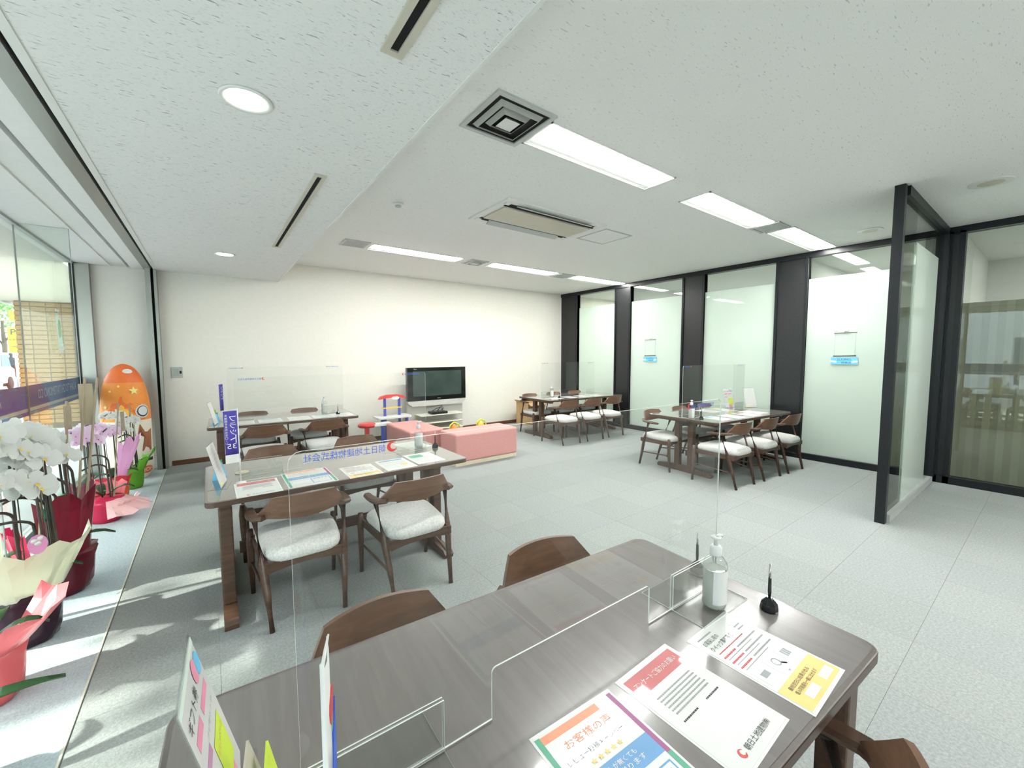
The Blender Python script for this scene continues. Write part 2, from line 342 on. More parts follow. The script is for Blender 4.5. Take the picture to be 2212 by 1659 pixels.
for yy in (6.45, 4.20, 1.95):
    text(wn, 'ASAHI TOCHI TATEMONO CO', 'band_letter', frame((XG-.0060, yy, 1.19), (0, 1, 0), (0, 0, 1)), w=1.38, h=.09, mirror=True)

# right partition: frames, panels, frosted panes
px0, px1 = XP, XP+.10
BAYS = [(6.82, 5.75), (5.35, 4.21), (3.80, 2.68), (2.26, .98)]
PANELS = [(YB, 6.86), (5.75, 5.35), (4.21, 3.80), (2.68, 2.26)]
pw = bpy.data.objects.new('wall_right', None); COL.objects.link(pw); struct(pw)
MB().box(px0-.02, px1, -3, YB, ZC-.075, ZC+.02).build('head_rail', 'black_frame', pw)
MB().box(px0-.02, px1, -3, YB, 0, .085).build('bottom_rail', 'black_frame', pw)
for a, b in PANELS:
    p = MB().box(px0, px1, b, a, .085, ZC-.075).build('panel', 'black_panel', pw)
    MB().box(px0-.02, px1, b-.0, b+.035, .085, ZC-.075).build('mullion', 'black_frame', pw)
    if a < YB: MB().box(px0-.02, px1, a-.035, a, .085, ZC-.075).build('mullion', 'black_frame', pw)
nwin = 2
for a, b in BAYS:
    g = bpy.data.objects.new('window_%d' % nwin, None); nwin += 1; COL.objects.link(g); struct(g)
    MB().box(px0+.03, px0+.04, b, a, .085, 2.62).build('frosted_pane', 'frosted_film', g)
    MB().box(px0+.03, px0+.04, b, a, 2.62, ZC-.075).build('clear_pane', 'upper_glass', g)
# bay beyond the screen wall
MB().box(px0-.02, px1, .84, .98, 0, ZC-.05).build('mullion', 'black_frame', pw)
MB().box(px0-.02, px1, .74, .79, 0, ZC-.05).build('mullion', 'black_frame', pw)
MB().box(px0+.0, px1, .79, .84, 0, ZC-.05).build('panel', 'black_panel', pw)
g = bpy.data.objects.new('window_6', None); COL.objects.link(g); struct(g)
MB().box(px0+.03, px0+.04, -3, .74, .085, ZC-.075).build('pane', 'upper_glass', g)
# rooms behind the partition
struct(MB().box(XP+3.0, XP+3.15, YN, YB, -.12, 3.2).build('wall_far_right', 'wall_white'))
struct(MB().box(XP+.1, XP+3.0, 2.42, 2.5, 0, ZC).build('wall_room_divider', 'wall_white'))
struct(MB().box(XP+.1, XP+3.0, 5.5, 5.58, 0, ZC).build('wall_room_partition', 'wall_white'))
struct(MB().box(XP+.1, XP+3.0, .80, .88, 0, ZC).build('wall_room_side', 'wall_white'))
cb = MB(); 
for i in range(60):
    y0, y1 = .78-i*.06, .78-(i+1)*.06; d0 = .025*(i % 2); d1 = .025*((i+1) % 2)
    cb.add([(XP+.34+d0, y0, .02), (XP+.34+d1, y1, .02), (XP+.34+d1, y1, 2.15), (XP+.34+d0, y0, 2.15)], [(0, 1, 2, 3)], 0, True)
cu = cb.build('curtain', 'curtain'); tag(cu, 'beige curtain drawn behind the clear glass bay at the far right', 'curtain')
def roomlight(x, y, e, sx=1.2, sy=.6):
    l = bpy.data.lights.new('room_light', 'AREA'); l.shape = 'RECTANGLE'; l.size = sx; l.size_y = sy; l.energy = e; l.color = (1, 1, .96)
    o = bpy.data.objects.new('room_light', l); COL.objects.link(o); o.location = (x, y, ZC-.03)
for y_, e_ in ((6.5, 14), (4.0, 18), (1.65, 8), (-1.2, 16)): roomlight(XP+1.6, y_, e_)

# projecting screen wall
sw = tag(bpy.data.objects.new('glass_screen', None), 'tall black framed glass screen wall standing out from the partition, floor to ceiling', 'screen'); COL.objects.link(sw); sw.location = (4.86, .91, 0)
L_ = XP-.02-4.86
MB().box(0, .07, -.022, .05, 0, ZC).build('post', 'black_frame', sw)
MB().box(.09, L_, -.04, .04, 0, .07).build('bottom_rail', 'grey_metal', sw)
MB().box(.09, L_, -.04, .04, ZC-.08, ZC).build('head_rail', 'black_frame', sw)
MB().box(L_-.06, L_, -.05, .05, .07, ZC-.08).build('post', 'black_frame', sw)
MB().box(.07, .62, -.006, .006, .07, ZC-.08).build('glass_pane', 'tinted_glass', sw); MB().box(.62, L_-.06, -.006, .006, .07, ZC-.08).build('glass_pane', 'upper_glass', sw)
MB().box(.62, L_-.42, -.018, -.012, .09, 2.60).build('frosted_sheet', 'white_film', sw)
cv = [(-.30, 2.05), (-.16, 2.02), (-.08, 1.90), (-.045, 1.74), (-.07, 1.4), (-.10, 1.15), (-.075, .95), (-.12, .80), (-.26, .72), (.0, .72), (.0, 2.05)]

# ------------------------------------------------------------------ ceiling fittings
def troffer(x0, x1, yc, label):
    t = thing('troffer_light', label, 'ceiling light', ((x0+x1)/2, yc, ZC), 0, 'recessed linear ceiling lights'); hx = (x1-x0)/2; hy = .155
    fr = MB()
    for a, b, c, d in ((-hx, hx, -hy, -hy+.012), (-hx, hx, hy-.012, hy), (-hx, -hx+.012, -hy, hy), (hx-.012, hx, -hy, hy)): fr.box(a, b, c, d, -.008, 0)
    fr.build('frame', 'white_metal', t)
    rf = MB(); a, b, ai, bi = hx-.012, hy-.012, hx-.03, .12
    o_ = [(-a, -b, -.004), (a, -b, -.004), (a, b, -.004), (-a, b, -.004)]; i_ = [(-ai, -bi, -.001), (ai, -bi, -.001), (ai, bi, -.001), (-ai, bi, -.001)]
    rf.add(o_+i_, [(4, 5, 1, 0), (5, 6, 2, 1), (6, 7, 3, 2), (7, 4, 0, 3)]); rf.build('reflector', 'lamp_reflector', t)
    MB().box(-ai, ai, -.128, .040, -.012, -.002).build('tube_panel', 'tube_light', t)
    return t
rows = [(1.79, 3.16, 2.14), (3.67, 5.08, 2.12), (5.46, 6.92, 2.07), (1.80, 3.17, 5.62), (3.70, 5.10, 5.60), (5.56, 6.95, 5.58)]
lab = ['long recessed ceiling light beside the square air diffuser, nearest and largest of the lights', 'recessed ceiling light in the near row, next one right of the largest light', 'recessed ceiling light at the right end of the near row, touching the black partition head',
       'recessed ceiling light in the far row, leftmost one near the lowered ceiling edge', 'recessed ceiling light in the middle of the far row', 'recessed ceiling light at the right end of the far row above the black panel']
for (a, b, c), l_ in zip(rows, lab): troffer(a, b, c, l_)
for a, b in ((1.8, 3.2), (3.7, 5.1), (5.4, 6.8)): troffer(a, b, -1.35, 'recessed ceiling light of the row behind the viewer, '+('left', 'middle', 'right')[int(a//1.9)])  # unseen row added as fill light for the room
def vent(xc, yc, sz, label, kind=0):
    t = thing('ceiling_vent', label, 'vent', (xc, yc, ZC), 0, 'square air vents between the ceiling lights'); h = sz/2
    fr = MB()
    for a, b, c, d in ((-h, h, -h, -h+.03), (-h, h, h-.03, h), (-h, -h+.03, -h+.03, h-.03), (h-.03, h, -h+.03, h-.03)): fr.box(a, b, c, d, -.012, 0)
    fr.build('frame', 'vent_grey', t); MB().box(-h+.03, h-.03, -h+.03, h-.03, -.003, -.001).build('opening', 'dark_void', t)
    if kind == 0:
        for k, q in enumerate((.72, .46)):
            r = MB(); o = h*q; i = o-.022
            vo = [(-o, -o, -.004), (o, -o, -.004), (o, o, -.004), (-o, o, -.004)]; vi = [(-i, -i, -.028), (i, -i, -.028), (i, i, -.028), (-i, i, -.028)]; vj = [(x*1.06, y_*1.06, -.030) for x, y_, z in vi]
            r.add(vo+vi, [(0, 1, 5, 4), (1, 2, 6, 5), (2, 3, 7, 6), (3, 0, 4, 7), (4, 5, 1, 0), (5, 6, 2, 1), (6, 7, 3, 2), (7, 4, 0, 3)]); r.build('cone', 'white_metal', t)
        MB().add([(-.055, -.055, -.03), (.055, -.055, -.03), (.055, .055, -.03), (-.055, .055, -.03), (-.03, -.03, -.004), (.03, -.03, -.004), (.03, .03, -.004), (-.03, .03, -.004)], [(0, 3, 2, 1), (4, 5, 6, 7), (0, 1, 5, 4), (1, 2, 6, 5), (2, 3, 7, 6), (3, 0, 4, 7)]).build('core', 'white_metal', t)
    else:
        for k in range(9):
            y0 = -h+.04+k*(sz-.08)/9; MB().hexa([(-h+.03, y0, -.004), (h-.03, y0, -.004), (h-.03, y0+.004, -.004), (-h+.03, y0+.004, -.004), (-h+.03, y0+.016, -.014), (h-.03, y0+.016, -.014), (h-.03, y0+.020, -.014), (-h+.03, y0+.020, -.014)]).build('slat', 'vent_grey', t)
    return t
vent(1.56, 2.14, .44, 'large square ceiling diffuser with nested cones left of the largest light')
vent(5.25, 2.10, .32, 'small grey slatted vent between the second and third lights of the near row', 1)
vent(1.60, 5.58, .32, 'grey slatted vent at the left end of the far light row', 1)
vent(3.44, 5.61, .32, 'square ceiling diffuser between the first and second lights of the far row')
vent(5.33, 5.61, .34, 'grey slatted vent between the second and third lights of the far row', 1)
# air conditioner cassette
ac = thing('air_conditioner', 'cream two-way ceiling air conditioner cassette with long slots', 'air conditioner', (2.975, 3.505, ZC-.0005))
MB().box(-.685, .685, -.36, .36, -.016, 0).build('outer_panel', 'white_metal', ac)
bevel(MB().box(-.60, .60, -.19, .19, -.030, -.017).build('centre_panel', 'cream_metal', ac), .004)
for s_ in (-1, 1):
    MB().box(-.62, .62, s_*.235-.035, s_*.235+.035, -.019, -.0165).build('slot', 'dark_void', ac)
    MB().hexa([(-.50, s_*.25-.02, -.019), (.50, s_*.25-.02, -.019), (.50, s_*.25+.0, -.019), (-.50, s_*.25+.0, -.019), (-.50, s_*.30-.02, -.045), (.50, s_*.30-.02, -.045), (.50, s_*.30, -.045), (-.50, s_*.30, -.045)]).build('louver', 'vent_grey', ac)
    for xx in (-.62, .62): MB().box(xx-.03, xx+.03, s_*.27-.03, s_*.27+.03, -.022, -.017).build('clip', 'white_metal', ac)
hh = thing('access_hatch', 'square ceiling access hatch outlined in grey beside the air conditioner', 'hatch', (4.01, 3.48, ZC))
hf = MB()
for a, b, c, d in ((-.24, .24, -.24, -.222), (-.24, .24, .222, .24), (-.24, -.222, -.222, .222), (.222, .24, -.222, .222)): hf.box(a, b, c, d, -.005, 0)
hf.build('frame', 'grey_metal', hh); MB().box(-.217, .217, -.217, .217, -.004, 0).build('lid', 'ceiling_tile', hh)
sm_ = thing('smoke_detector', 'small round white smoke detector on the ceiling', 'detector', (1.535, 3.9, ZC))
MB().lathe([(.05, 0), (.055, -.012), (.045, -.02)], 20).build('base', 'white_plastic', sm_); MB().lathe([(.03, -.02), (.028, -.032), (.01, -.036)], 16).build('sensor', 'grey_metal', sm_)
for i, (x, y_, r_, l_) in enumerate(((5.42, .455, .135, 'round ceiling speaker near the right edge, above the screen wall'), (6.34, 1.45, .12, 'faint round ceiling speaker left of the screen wall post'))):
    t = thing('ceiling_speaker', l_, 'speaker', (x, y_, ZC), 0, 'round ceiling speakers')
    MB().lathe([(r_, 0), (r_, -.006), (r_*.93, -.009)], 32).build('rim', 'white_metal', t); MB().lathe([(r_*.92, -.006), (r_*.5, -.010), (.002, -.011)], 32).build('grille', 'cream_metal', t)
def slotdiff(y0, y1, xc, w_, l_):
    t = thing('slot_diffuser', l_, 'vent', (xc, (y0+y1)/2, ZL), 0, 'linear slot diffusers in the lowered ceiling'); h = (y1-y0)/2; v = w_/2; q = w_*.30
    for a, b, c, d in ((-v, -q/1.6, -h, h), (q/1.6, v, -h, h), (-q/1.6, q/1.6, -h, -h+.03), (-q/1.6, q/1.6, h-.03, h)): MB().box(a, b, c, d, -.010, 0).build('rail', 'cream_metal', t)
    MB().box(-q/1.6, q/1.6, -h+.03, h-.03, -.003, -.001).build('slot', 'dark_void', t)
slotdiff(.05, 1.60, .615, .085, 'wide cream slot diffuser at the top of the view, nearest one')
slotdiff(2.89, 5.05, .63, .075, 'long narrow slot diffuser further down the lowered ceiling')
for x, y_, e_, l_ in ((.19, 2.26, 1, 'round recessed downlight in the lowered ceiling, the larger near one'), (.205, 5.76, 1, 'round recessed downlight in the lowered ceiling near the back wall')):
    t = thing('downlight', l_, 'ceiling light', (x, y_, ZL), 0, 'round downlights')
    MB().lathe([(.078, -.001), (.105, -.001), (.105, -.008), (.095, -.010), (.080, -.004)], 32, cap=False).build('trim_ring', 'white_metal', t)
    MB().lathe([(.001, -.0035), (.079, -.0035), (.079, -.0015), (.001, -.0015)], 32).build('lamp', 'downlight_glow', t)

# ------------------------------------------------------------------ chair
def chair0(label, group):
    t = thing('dining_chair', label, 'chair', (0, 0, 0), 0, group)
    # seat cushion: puffy lofted shape
    n = 28; rings = []
    def outline(w_, d0, d1, k):
        pts = []
        for i in range(n):
            a = 2*PI*i/n; c, s_ = math.cos(a), math.sin(a); e = .42
            x = math.copysign(abs(c)**e, c); y_ = math.copysign(abs(s_)**e, s_)
            taper = 1+.10*y_
            pts.append((x*w_*taper*k, (d0+d1)/2+y_*(d1-d0)/2*k))
        return pts
    for k, z in ((.86, .375), (.97, .385), (1.0, .405), (.99, .428), (.93, .446), (.75, .458), (.4, .463), (.05, .464)):
        rings.append([(p[0], p[1], z+.012*(p[1])) for p in outline(.222, -.245, .258, k)])
    MB().loft(rings).build('seat', 'boucle', t)
    for s_ in (-1, 1): MB().hexa([(s_*.205-.011, -.23, .335), (s_*.205+.011, -.23, .335), (s_*.235+.011, .25, .345), (s_*.235-.011, .25, .345), (s_*.205-.011, -.23, .385), (s_*.205+.011, -.23, .385), (s_*.235+.011, .25, .392), (s_*.235-.011, .25, .392)]).build('side_rail', 'chair_wood', t)
    def apron(y_, z0, z1, hw, name):
        m = MB(); N = 10; th = .011; top = []; vs = []
        pts = [(-hw+2*hw*i/N, z0+.020*(1-(2*i/N-1)**2)) for i in range(N+1)]+[(hw, z1), (-hw, z1)]
        m.prism(pts, y_-th, y_+th, plane='xz'); m.build(name, 'chair_wood', t)
    apron(-.215, .325, .385, .20, 'rear_apron'); apron(.225, .335, .385, .235, 'front_apron')
    for s_ in (-1, 1):
        MB().tube([(s_*.195, -.255, 0), (s_*.208, -.205, .20), (s_*.222, -.165, .36), (s_*.245, -.08, .61)], [.0145, .0195, .022, .018], 10).build('leg', 'chair_wood', t)
        MB().tube([(s_*.247, .262, 0), (s_*.250, .250, .22), (s_*.252, .245, .36), (s_*.250, .245, .435)], [.014, .020, .023, .017], 10).build('leg', 'chair_wood', t)
        MB().tube([(s_*.207, -.215, .185), (s_*.249, .25, .215)], .0085, 8).build('stretcher', 'chair_wood', t)
        # short flat arm
        path = [(s_*.252, .075, .618, .010, .018), (s_*.257, .045, .620, .012, .026), (s_*.260, -.02, .622, .013, .028), (s_*.257, -.09, .626, .014, .030), (s_*.245, -.15, .632, .014, .030), (s_*.205, -.190, .640, .014, .024)]
        rg = []
        for i, (x, y_, z, hz, hw) in enumerate(path):
            q = path[min(i+1, 5)]; p = path[max(i-1, 0)]; d = Vector((q[0]-p[0], q[1]-p[1], 0)).normalized(); a = Vector((-d.y, d.x, 0))
            rg.append([Vector((x, y_, z))+a*hw*ca+Vector((0, 0, hz*sa)) for ca, sa in ((1, .3), (.7, 1), (-.7, 1), (-1, .3), (-1, -.3), (-.7, -1), (.7, -1), (1, -.3))])
            if s_ < 0: rg[-1] = rg[-1][::-1]
        MB().loft(rg, sm=False).build('armrest', 'chair_wood', t)
    # curved back band
    N = 20; A = []; th = .010
    for i in range(N+1):
        u_ = -1+2*i/N; x = .235*u_; yb = -.222+.060*u_*u_+.018*abs(u_)**3
        zt = .760-.012*u_*u_; 
        if abs(u_) > .70: zt = .754-(abs(u_)-.70)/.30*.105
        zb = .612+.020*abs(u_)
        lean = .035*(zt-zb)/.15
        A.append([(x, yb+th, zb), (x, yb-th, zb), (x, yb-th-lean*.6, (zb+zt)/2), (x, yb-th-lean, zt), (x, yb+th-lean-.004, zt), (x, yb+th-lean*.6, (zb+zt)/2)])
    o = MB().loft(A, sm=True).build('backrest', 'brown_back', t)
    em = o.modifiers.new('edge', 'EDGE_SPLIT'); em.split_angle = R(50)
    return t
CHAIRS = [
    # x, y, rot, label, group
    (.40, 1.03, 180, 'walnut dining chair across the nearest table, left of the two backs in front', 'near'),
    (1.07, 1.04, 175, 'walnut dining chair across the nearest table, right of the two backs in front', 'near'),
    (.93, .34, 8, 'walnut dining chair on the viewer side of the nearest table, cut by the bottom edge', 'near'),
    (.415, 2.81, 0, 'walnut armchair with boucle seat at the second table, left one with its back to us', 'second'),
    (1.065, 2.66, 0, 'walnut armchair with boucle seat at the second table, right one with its back to us', 'second'),
    (.405, 3.84, 180, 'walnut chair on the far side of the second table, behind the blue flag', 'second'),
    (1.12, 3.86, 180, 'walnut chair on the far side of the second table, behind the mirrored lettering', 'second'),
    (.49, 5.58, 0, 'walnut chair at the table by the back wall, near side left', 'third'),
    (1.15, 5.62, 0, 'walnut chair at the table by the back wall, near side right', 'third'),
    (.47, 6.56, 180, 'walnut chair against the back wall, far side left, only its back top showing', 'third'),
    (1.12, 6.52, 180, 'walnut chair against the back wall, far side right, only its back top showing', 'third'),
    (4.97, 2.38, -4, 'walnut chair at the table with two white stands, near side leftmost', 'right'),
    (5.58, 2.33, -4, 'walnut chair at the table with two white stands, near side middle', 'right'),
    (6.17, 2.28, -4, 'walnut chair at the table with two white stands, near side rightmost', 'right'),
    (5.05, 3.255, 178, 'walnut chair at the table with two white stands, far side leftmost, facing us', 'right'),
    (5.68, 3.22, 178, 'walnut chair at the table with two white stands, far side middle', 'right'),
    (6.30, 3.16, 178, 'walnut chair at the table with two white stands, far side rightmost', 'right'),
    (4.98, 5.23, -2, 'walnut chair at the far corner table, near side leftmost', 'corner'),
    (5.56, 5.21, -2, 'walnut chair at the far corner table, near side middle', 'corner'),
    (6.14, 5.22, -2, 'walnut chair at the far corner table, near side rightmost', 'corner'),
    (5.18, 6.19, 178, 'walnut chair at the far corner table, far side leftmost beside the cardboard box', 'corner'),
    (5.80, 6.17, 178, 'walnut chair at the far corner table, far side middle', 'corner'),
    (6.42, 6.16, 178, 'walnut chair at the far corner table, far side rightmost', 'corner')]
GN = {'near': 'chairs around the nearest table', 'second': 'chairs around the second table', 'third': 'chairs around the back wall table', 'right': 'chairs around the table with the stands', 'corner': 'chairs around the far corner table'}
first = None
for x, y_, rz, l_, g_ in CHAIRS:
    if first is None:
        first = chair0(l_, GN[g_]); first.location = (x, y_, 0); first.rotation_euler = (0, 0, R(rz))
    else: dup(first, (x, y_, 0), rz, l_, GN[g_])

# ------------------------------------------------------------------ tables
def rrect(hx, hy, r, n=5):
    p = []
    for cx, cy, a0 in ((hx-r, hy-r, 0), (-hx+r, hy-r, 90), (-hx+r, -hy+r, 180), (hx-r, -hy+r, 270)):
        for i in range(n+1): a = R(a0+90*i/n); p.append((cx+r*math.cos(a), cy+r*math.sin(a)))
    return p
TH = .72
def table(x, y_, rz, L, D, label, ins=(.12, .12), kind=0):
    t = thing('dining_table', label, 'table', (x, y_, 0), rz, 'dark walnut meeting tables'); hx, hy = L/2, D/2
    bevel(MB().prism(rrect(hx, hy, .045), TH-.032, TH, 0, side_mi=1).build('tabletop', ['table_top', 'table_edge'], t), .004)
    for s_ in (-1, 1):
        xx = s_*(hx-ins[0 if s_ < 0 else 1]); fh = (.39, hy+.09)[kind]
        for ya in ((-.135, .06), (-.40, -.22, .15, .33))[kind]:
            bevel(MB().box(xx-.034, xx+.034, ya, ya+.075, .06, TH-.065).build('leg', 'chair_wood', t), .008)
        MB().prism([(-fh, 0), (fh, 0), (fh+.01, .03), (fh-.02, .055), (.2, .075), (-.2, .075), (-fh+.02, .055), (-fh-.01, .03)], xx-.035, xx+.035, plane='yz').build('foot', 'chair_wood', t)
        MB().box(xx-.03, xx+.03, -.42*D, .42*D, TH-.065, TH-.032).build('cleat', 'chair_wood', t)
    MB().box(-hx+.17, hx-.17, -.02, .02, .20, .27).build('stretcher', 'chair_wood', t)
    MB().prism(rrect(hx-.014, hy-.014, .04), TH+.0003, TH+.0009, 0).build('vinyl_mat', 'vinyl', t)
    return t
def T(cx, cy, rz):
    c, s_ = math.cos(R(rz)), math.sin(R(rz))
    return lambda a, b: (cx+a*c-b*s_, cy+a*s_+b*c)
TB = {'near': (.692, .728, -3.1, 1.655, .85, 'dark walnut table in the foreground, its glossy top filling the bottom of the view', (.12, .12), 1),
      'second': (.795, 3.30, 0, 1.70, .98, 'dark walnut table second from the viewer, with papers and a blue flag', (.095, .235), 1),
      'third': (.80, 6.22, -1.5, 1.68, .96, 'dark walnut table in front of the back wall, left of the television', (.12, .16), 1),
      'right': (5.80, 2.86, -4.5, 1.84, 1.02, 'dark walnut table on the right by the black columns, two white stands on it'),
      'corner': (5.85, 5.88, -2.8, 1.92, .98, 'dark walnut table in the far right corner beside the cardboard box')}
for k, v in TB.items(): table(*v)

# ------------------------------------------------------------------ acrylic screens
def screen(x0, x1, y_, z1, rz, label, texts=True):
    t = thing('acrylic_screen', label, 'partition', ((x0+x1)/2, y_, TH+.0012), rz, 'clear acrylic droplet screens on the tables'); h = (x1-x0)/2; H = z1-TH; th = .002
    a, b = -h+.385, h-.385; c = .125
    def arc(cx, cz, r, a0, a1, n=4): return [(cx+r*math.cos(R(a0+(a1-a0)*i/n)), cz+r*math.sin(R(a0+(a1-a0)*i/n))) for i in range(n+1)]
    pts = [(-h, .004), (a, .004), (a, c-.012)]+arc(a+.012, c-.012, .012, 180, 90)[1:]+arc(b-.012, c-.012, .012, 90, 0)+[(b, .004), (h, .004)]+arc(h-.02, H-.02, .02, 0, 90)+arc(-h+.02, H-.02, .02, 90, 180)
    # front/back face triangulated by three rectangles
    m = MB()
    for s_ in (-1, 1):
        yy = s_*th
        for q in ((-h, a, .004, H-.02), (b, h, .004, H-.02), (a, b, c, H-.02)):
            vs = [(q[0], yy, q[2]), (q[1], yy, q[2]), (q[1], yy, q[3]), (q[0], yy, q[3])]; m.add(vs, [(0, 1, 2, 3) if s_ < 0 else (3, 2, 1, 0)])
        m.add([(-h, yy, H-.02), (h, yy, H-.02), (h-.006, yy, H-.006), (h-.02, yy, H), (-h+.02, yy, H), (-h+.006, yy, H-.006)], [(0, 1, 2, 3, 4, 5) if s_ < 0 else (5, 4, 3, 2, 1, 0)])
    m.build('sheet', 'acrylic', t)
    e = MB(); n = len(pts)
    e.add([(p[0], -th, p[1]) for p in pts]+[(p[0], th, p[1]) for p in pts], [(i, (i+1) % n, n+(i+1) % n, n+i) for i in range(n)])
    e.build('polished_edge', 'acrylic_edge', t)
    for s_ in (-1, 1):
        f0, f1 = (h-.265, h-.005) if s_ > 0 else (-h+.005, -h+.265)
        bx = MB().box(f0, f1, -.115, .115, .0005, .0035, 0)
        bx.mi = [0, 0, 1, 1, 1, 1]; bx.build('foot_plate', ['acrylic', 'acrylic_edge'], t)
        for q in (-1, 1):
            y0 = q*.0045; g = MB().box(f0, f1, y0-.0015, y0+.0015, .0035, .115, 0); g.mi = [1, 1, 0, 1, 0, 1]; g.build('flange', ['acrylic', 'acrylic_edge'], t)
    if texts:
        s1 = '朝日土地建物株式会社'
        text(t, s1, 'logo_blue', frame((-h+.090, -.0026, H-.013), (1, 0, 0), (0, 0, 1)), w=.136, h=.014, mirror=True)
        text(t, s1, 'logo_blue', frame((h-.118, -.0026, H-.013), (1, 0, 0), (0, 0, 1)), w=.136, h=.014)
        for xx in (-h+.170, h-.198):
            cr = []; 
            for i in range(14): a_ = R(30+300*i/13); cr.append((xx+.0095*math.cos(a_), H-.012+.0095*math.sin(a_)))
            for i in range(14): a_ = R(325-290*i/13); cr.append((xx+.003+.0062*math.cos(a_), H-.011+.0062*math.sin(a_)))
            MB().prism(cr, -.003, -.0025, plane='xz').build('logo', 'red', t)
    return t
screen(.095, 1.435, .722, 1.392, -1.2, 'clear acrylic screen standing across the nearest table')
screen(.13, 1.507, 3.30, 1.40, 0, 'clear acrylic screen standing across the second table')
screen(.175, 1.54, 6.20, 1.40, -1, 'clear acrylic screen on the table by the back wall')
screen(4.94, 6.42, 2.88, 1.395, -4.5, 'clear acrylic screen on the right table by the black columns')
screen(5.06, 6.50, 5.88, 1.39, -2.8, 'clear acrylic screen on the far corner table')

# ------------------------------------------------------------------ bottles, pens
def bottle0(label):
    t = thing('hand_sanitizer', label, 'bottle', (0, 0, 0), 0, 'pump bottles of hand sanitizer')
    MB().lathe([(.001, .004), (.034, .004), (.0365, .012), (.0365, .135), (.034, .152), (.024, .166), (.0155, .172), (.0145, .180)], 24, cap=False).build('body', 'clear_plastic', t)
    MB().lathe([(.001, .006), (.0335, .007), (.0345, .013), (.0345, .128), (.03, .1285), (.001, .1285)], 24).build('gel', 'gel', t)
    l = MB(); n = 10
    l.add([(.0373*math.cos(R(200+110*i/n)), .0373*math.sin(R(200+110*i/n)), z) for z in (.022, .132) for i in range(n+1)], [(i, i+1, n+2+i, n+1+i) for i in range(n)], 0, True); l.build('label_sheet', 'white_plastic', t)
    l = MB(); l.add([(.0373*math.cos(R(325+55*i/n)), .0373*math.sin(R(325+55*i/n)), z) for z in (.05, .09) for i in range(n+1)], [(i, i+1, n+2+i, n+1+i) for i in range(n)], 0, True); l.build('blue_print', 'sky_blue', t)
    MB().lathe([(.017, .172), (.0185, .176), (.0185, .198), (.015, .204), (.007, .206)], 20).build('collar', 'white_plastic', t)
    MB().lathe([(.0075, .206), (.0065, .222), (.011, .226), (.016, .229), (.016, .233), (.003, .234)], 16).build('plunger', 'white_plastic', t)
    MB().tube([(0, 0, .230), (.02, 0, .232), (.036, 0, .229), (.040, 0, .223)], [.007, .006, .0045, .004], 8).build('spout', 'white_plastic', t)
    return t
BT = [(1.298, .640, 'clear pump bottle of hand sanitizer on the nearest table'), (1.474, 3.39, 'pump bottle of hand sanitizer on the second table'), (1.302, 6.27, 'pump bottle of hand sanitizer on the back wall table'),
      (4.93, 2.80, 'pump bottle of hand sanitizer on the right table with the stands'), (5.30, 5.86, 'pump bottle of hand sanitizer on the far corner table')]
b0 = bottle0(BT[0][2]); b0.location = (BT[0][0], BT[0][1], TH+.005)
for x, y_, l_ in BT[1:]: dup(b0, (x, y_, TH+.005), 20, l_)
def pen0(label):
    t = thing('desk_pen', label, 'pen', (0, 0, 0), 0, 'black desk pens in round holders')
    MB().lathe([(.026, 0), (.027, .006), (.024, .024), (.012, .038), (.007, .042)], 12, sm=False).build('holder', 'black_gloss', t)
    MB().tube([(0, 0, .038), (.001, .001, .06), (.002, .002, .105)], [.0045, .0055, .0045], 10).build('barrel', 'black_plastic', t)
    MB().tube([(.002, .002, .105), (.0035, .0035, .150)], [.0042, .0028], 10).build('cap', 'silver', t)
    return t
PN = [(1.425, .525, 'black desk pen in a holder on the nearest table, beside the papers'), (1.60, 3.32, 'black desk pen in a holder on the second table'), (1.43, 6.04, 'black desk pen in a holder on the back wall table'),
      (4.99, 2.70, 'black desk pen in a holder on the right table'), (5.33, 5.68, 'black desk pen in a holder on the far corner table'), (1.462, .79, 'black desk pen in a holder behind the nearest acrylic screen')]
p0 = pen0(PN[0][2]); p0.location = (PN[0][0], PN[0][1], TH+.001)
for x, y_, l_ in PN[1:]: dup(p0, (x, y_, TH+.001), 0, l_)

# ------------------------------------------------------------------ papers
def sheet(x, y_, rz, w_, h_, label, z=TH+.0012, name='leaflet', group=None):
    t = thing(name, label, 'leaflet', (x, y_, z), rz, group)
    MB().box(-w_/2-.006, w_/2+.006, -h_/2-.006, h_/2+.006, 0, .0004).build('laminate', 'pale_green' if False else 'white_plastic', t)
    MB().box(-w_/2, w_/2, -h_/2, h_/2, .0005, .0009).build('page', 'paper', t); return t
def rect(t, x0, x1, y0, y1, mat, k=0, name='print_block'): return MB().box(x0, x1, y0, y1, .001+.0003*k, .0012+.0003*k).build(name, mat, t)
def line(t, s_, x, y_, w_, h_, mat='ink', k=1): return text(t, s_, mat, frame((x, y_, .0014+.0003*k), (1, 0, 0), (0, 1, 0)), w=w_, h=h_)
def lines(t, x0, x1, ys, mat='ink_grey', hh_=.002):
    m = MB()
    for y_ in ys:
        x = x0
        while x < x1-.004:
            w_ = random.uniform(.003, .007); m.box(x, min(x+w_, x1), y_-hh_, y_+hh_, .0012, .0014); x += w_+.0015
    o = m.build('small_print', mat, t); return o
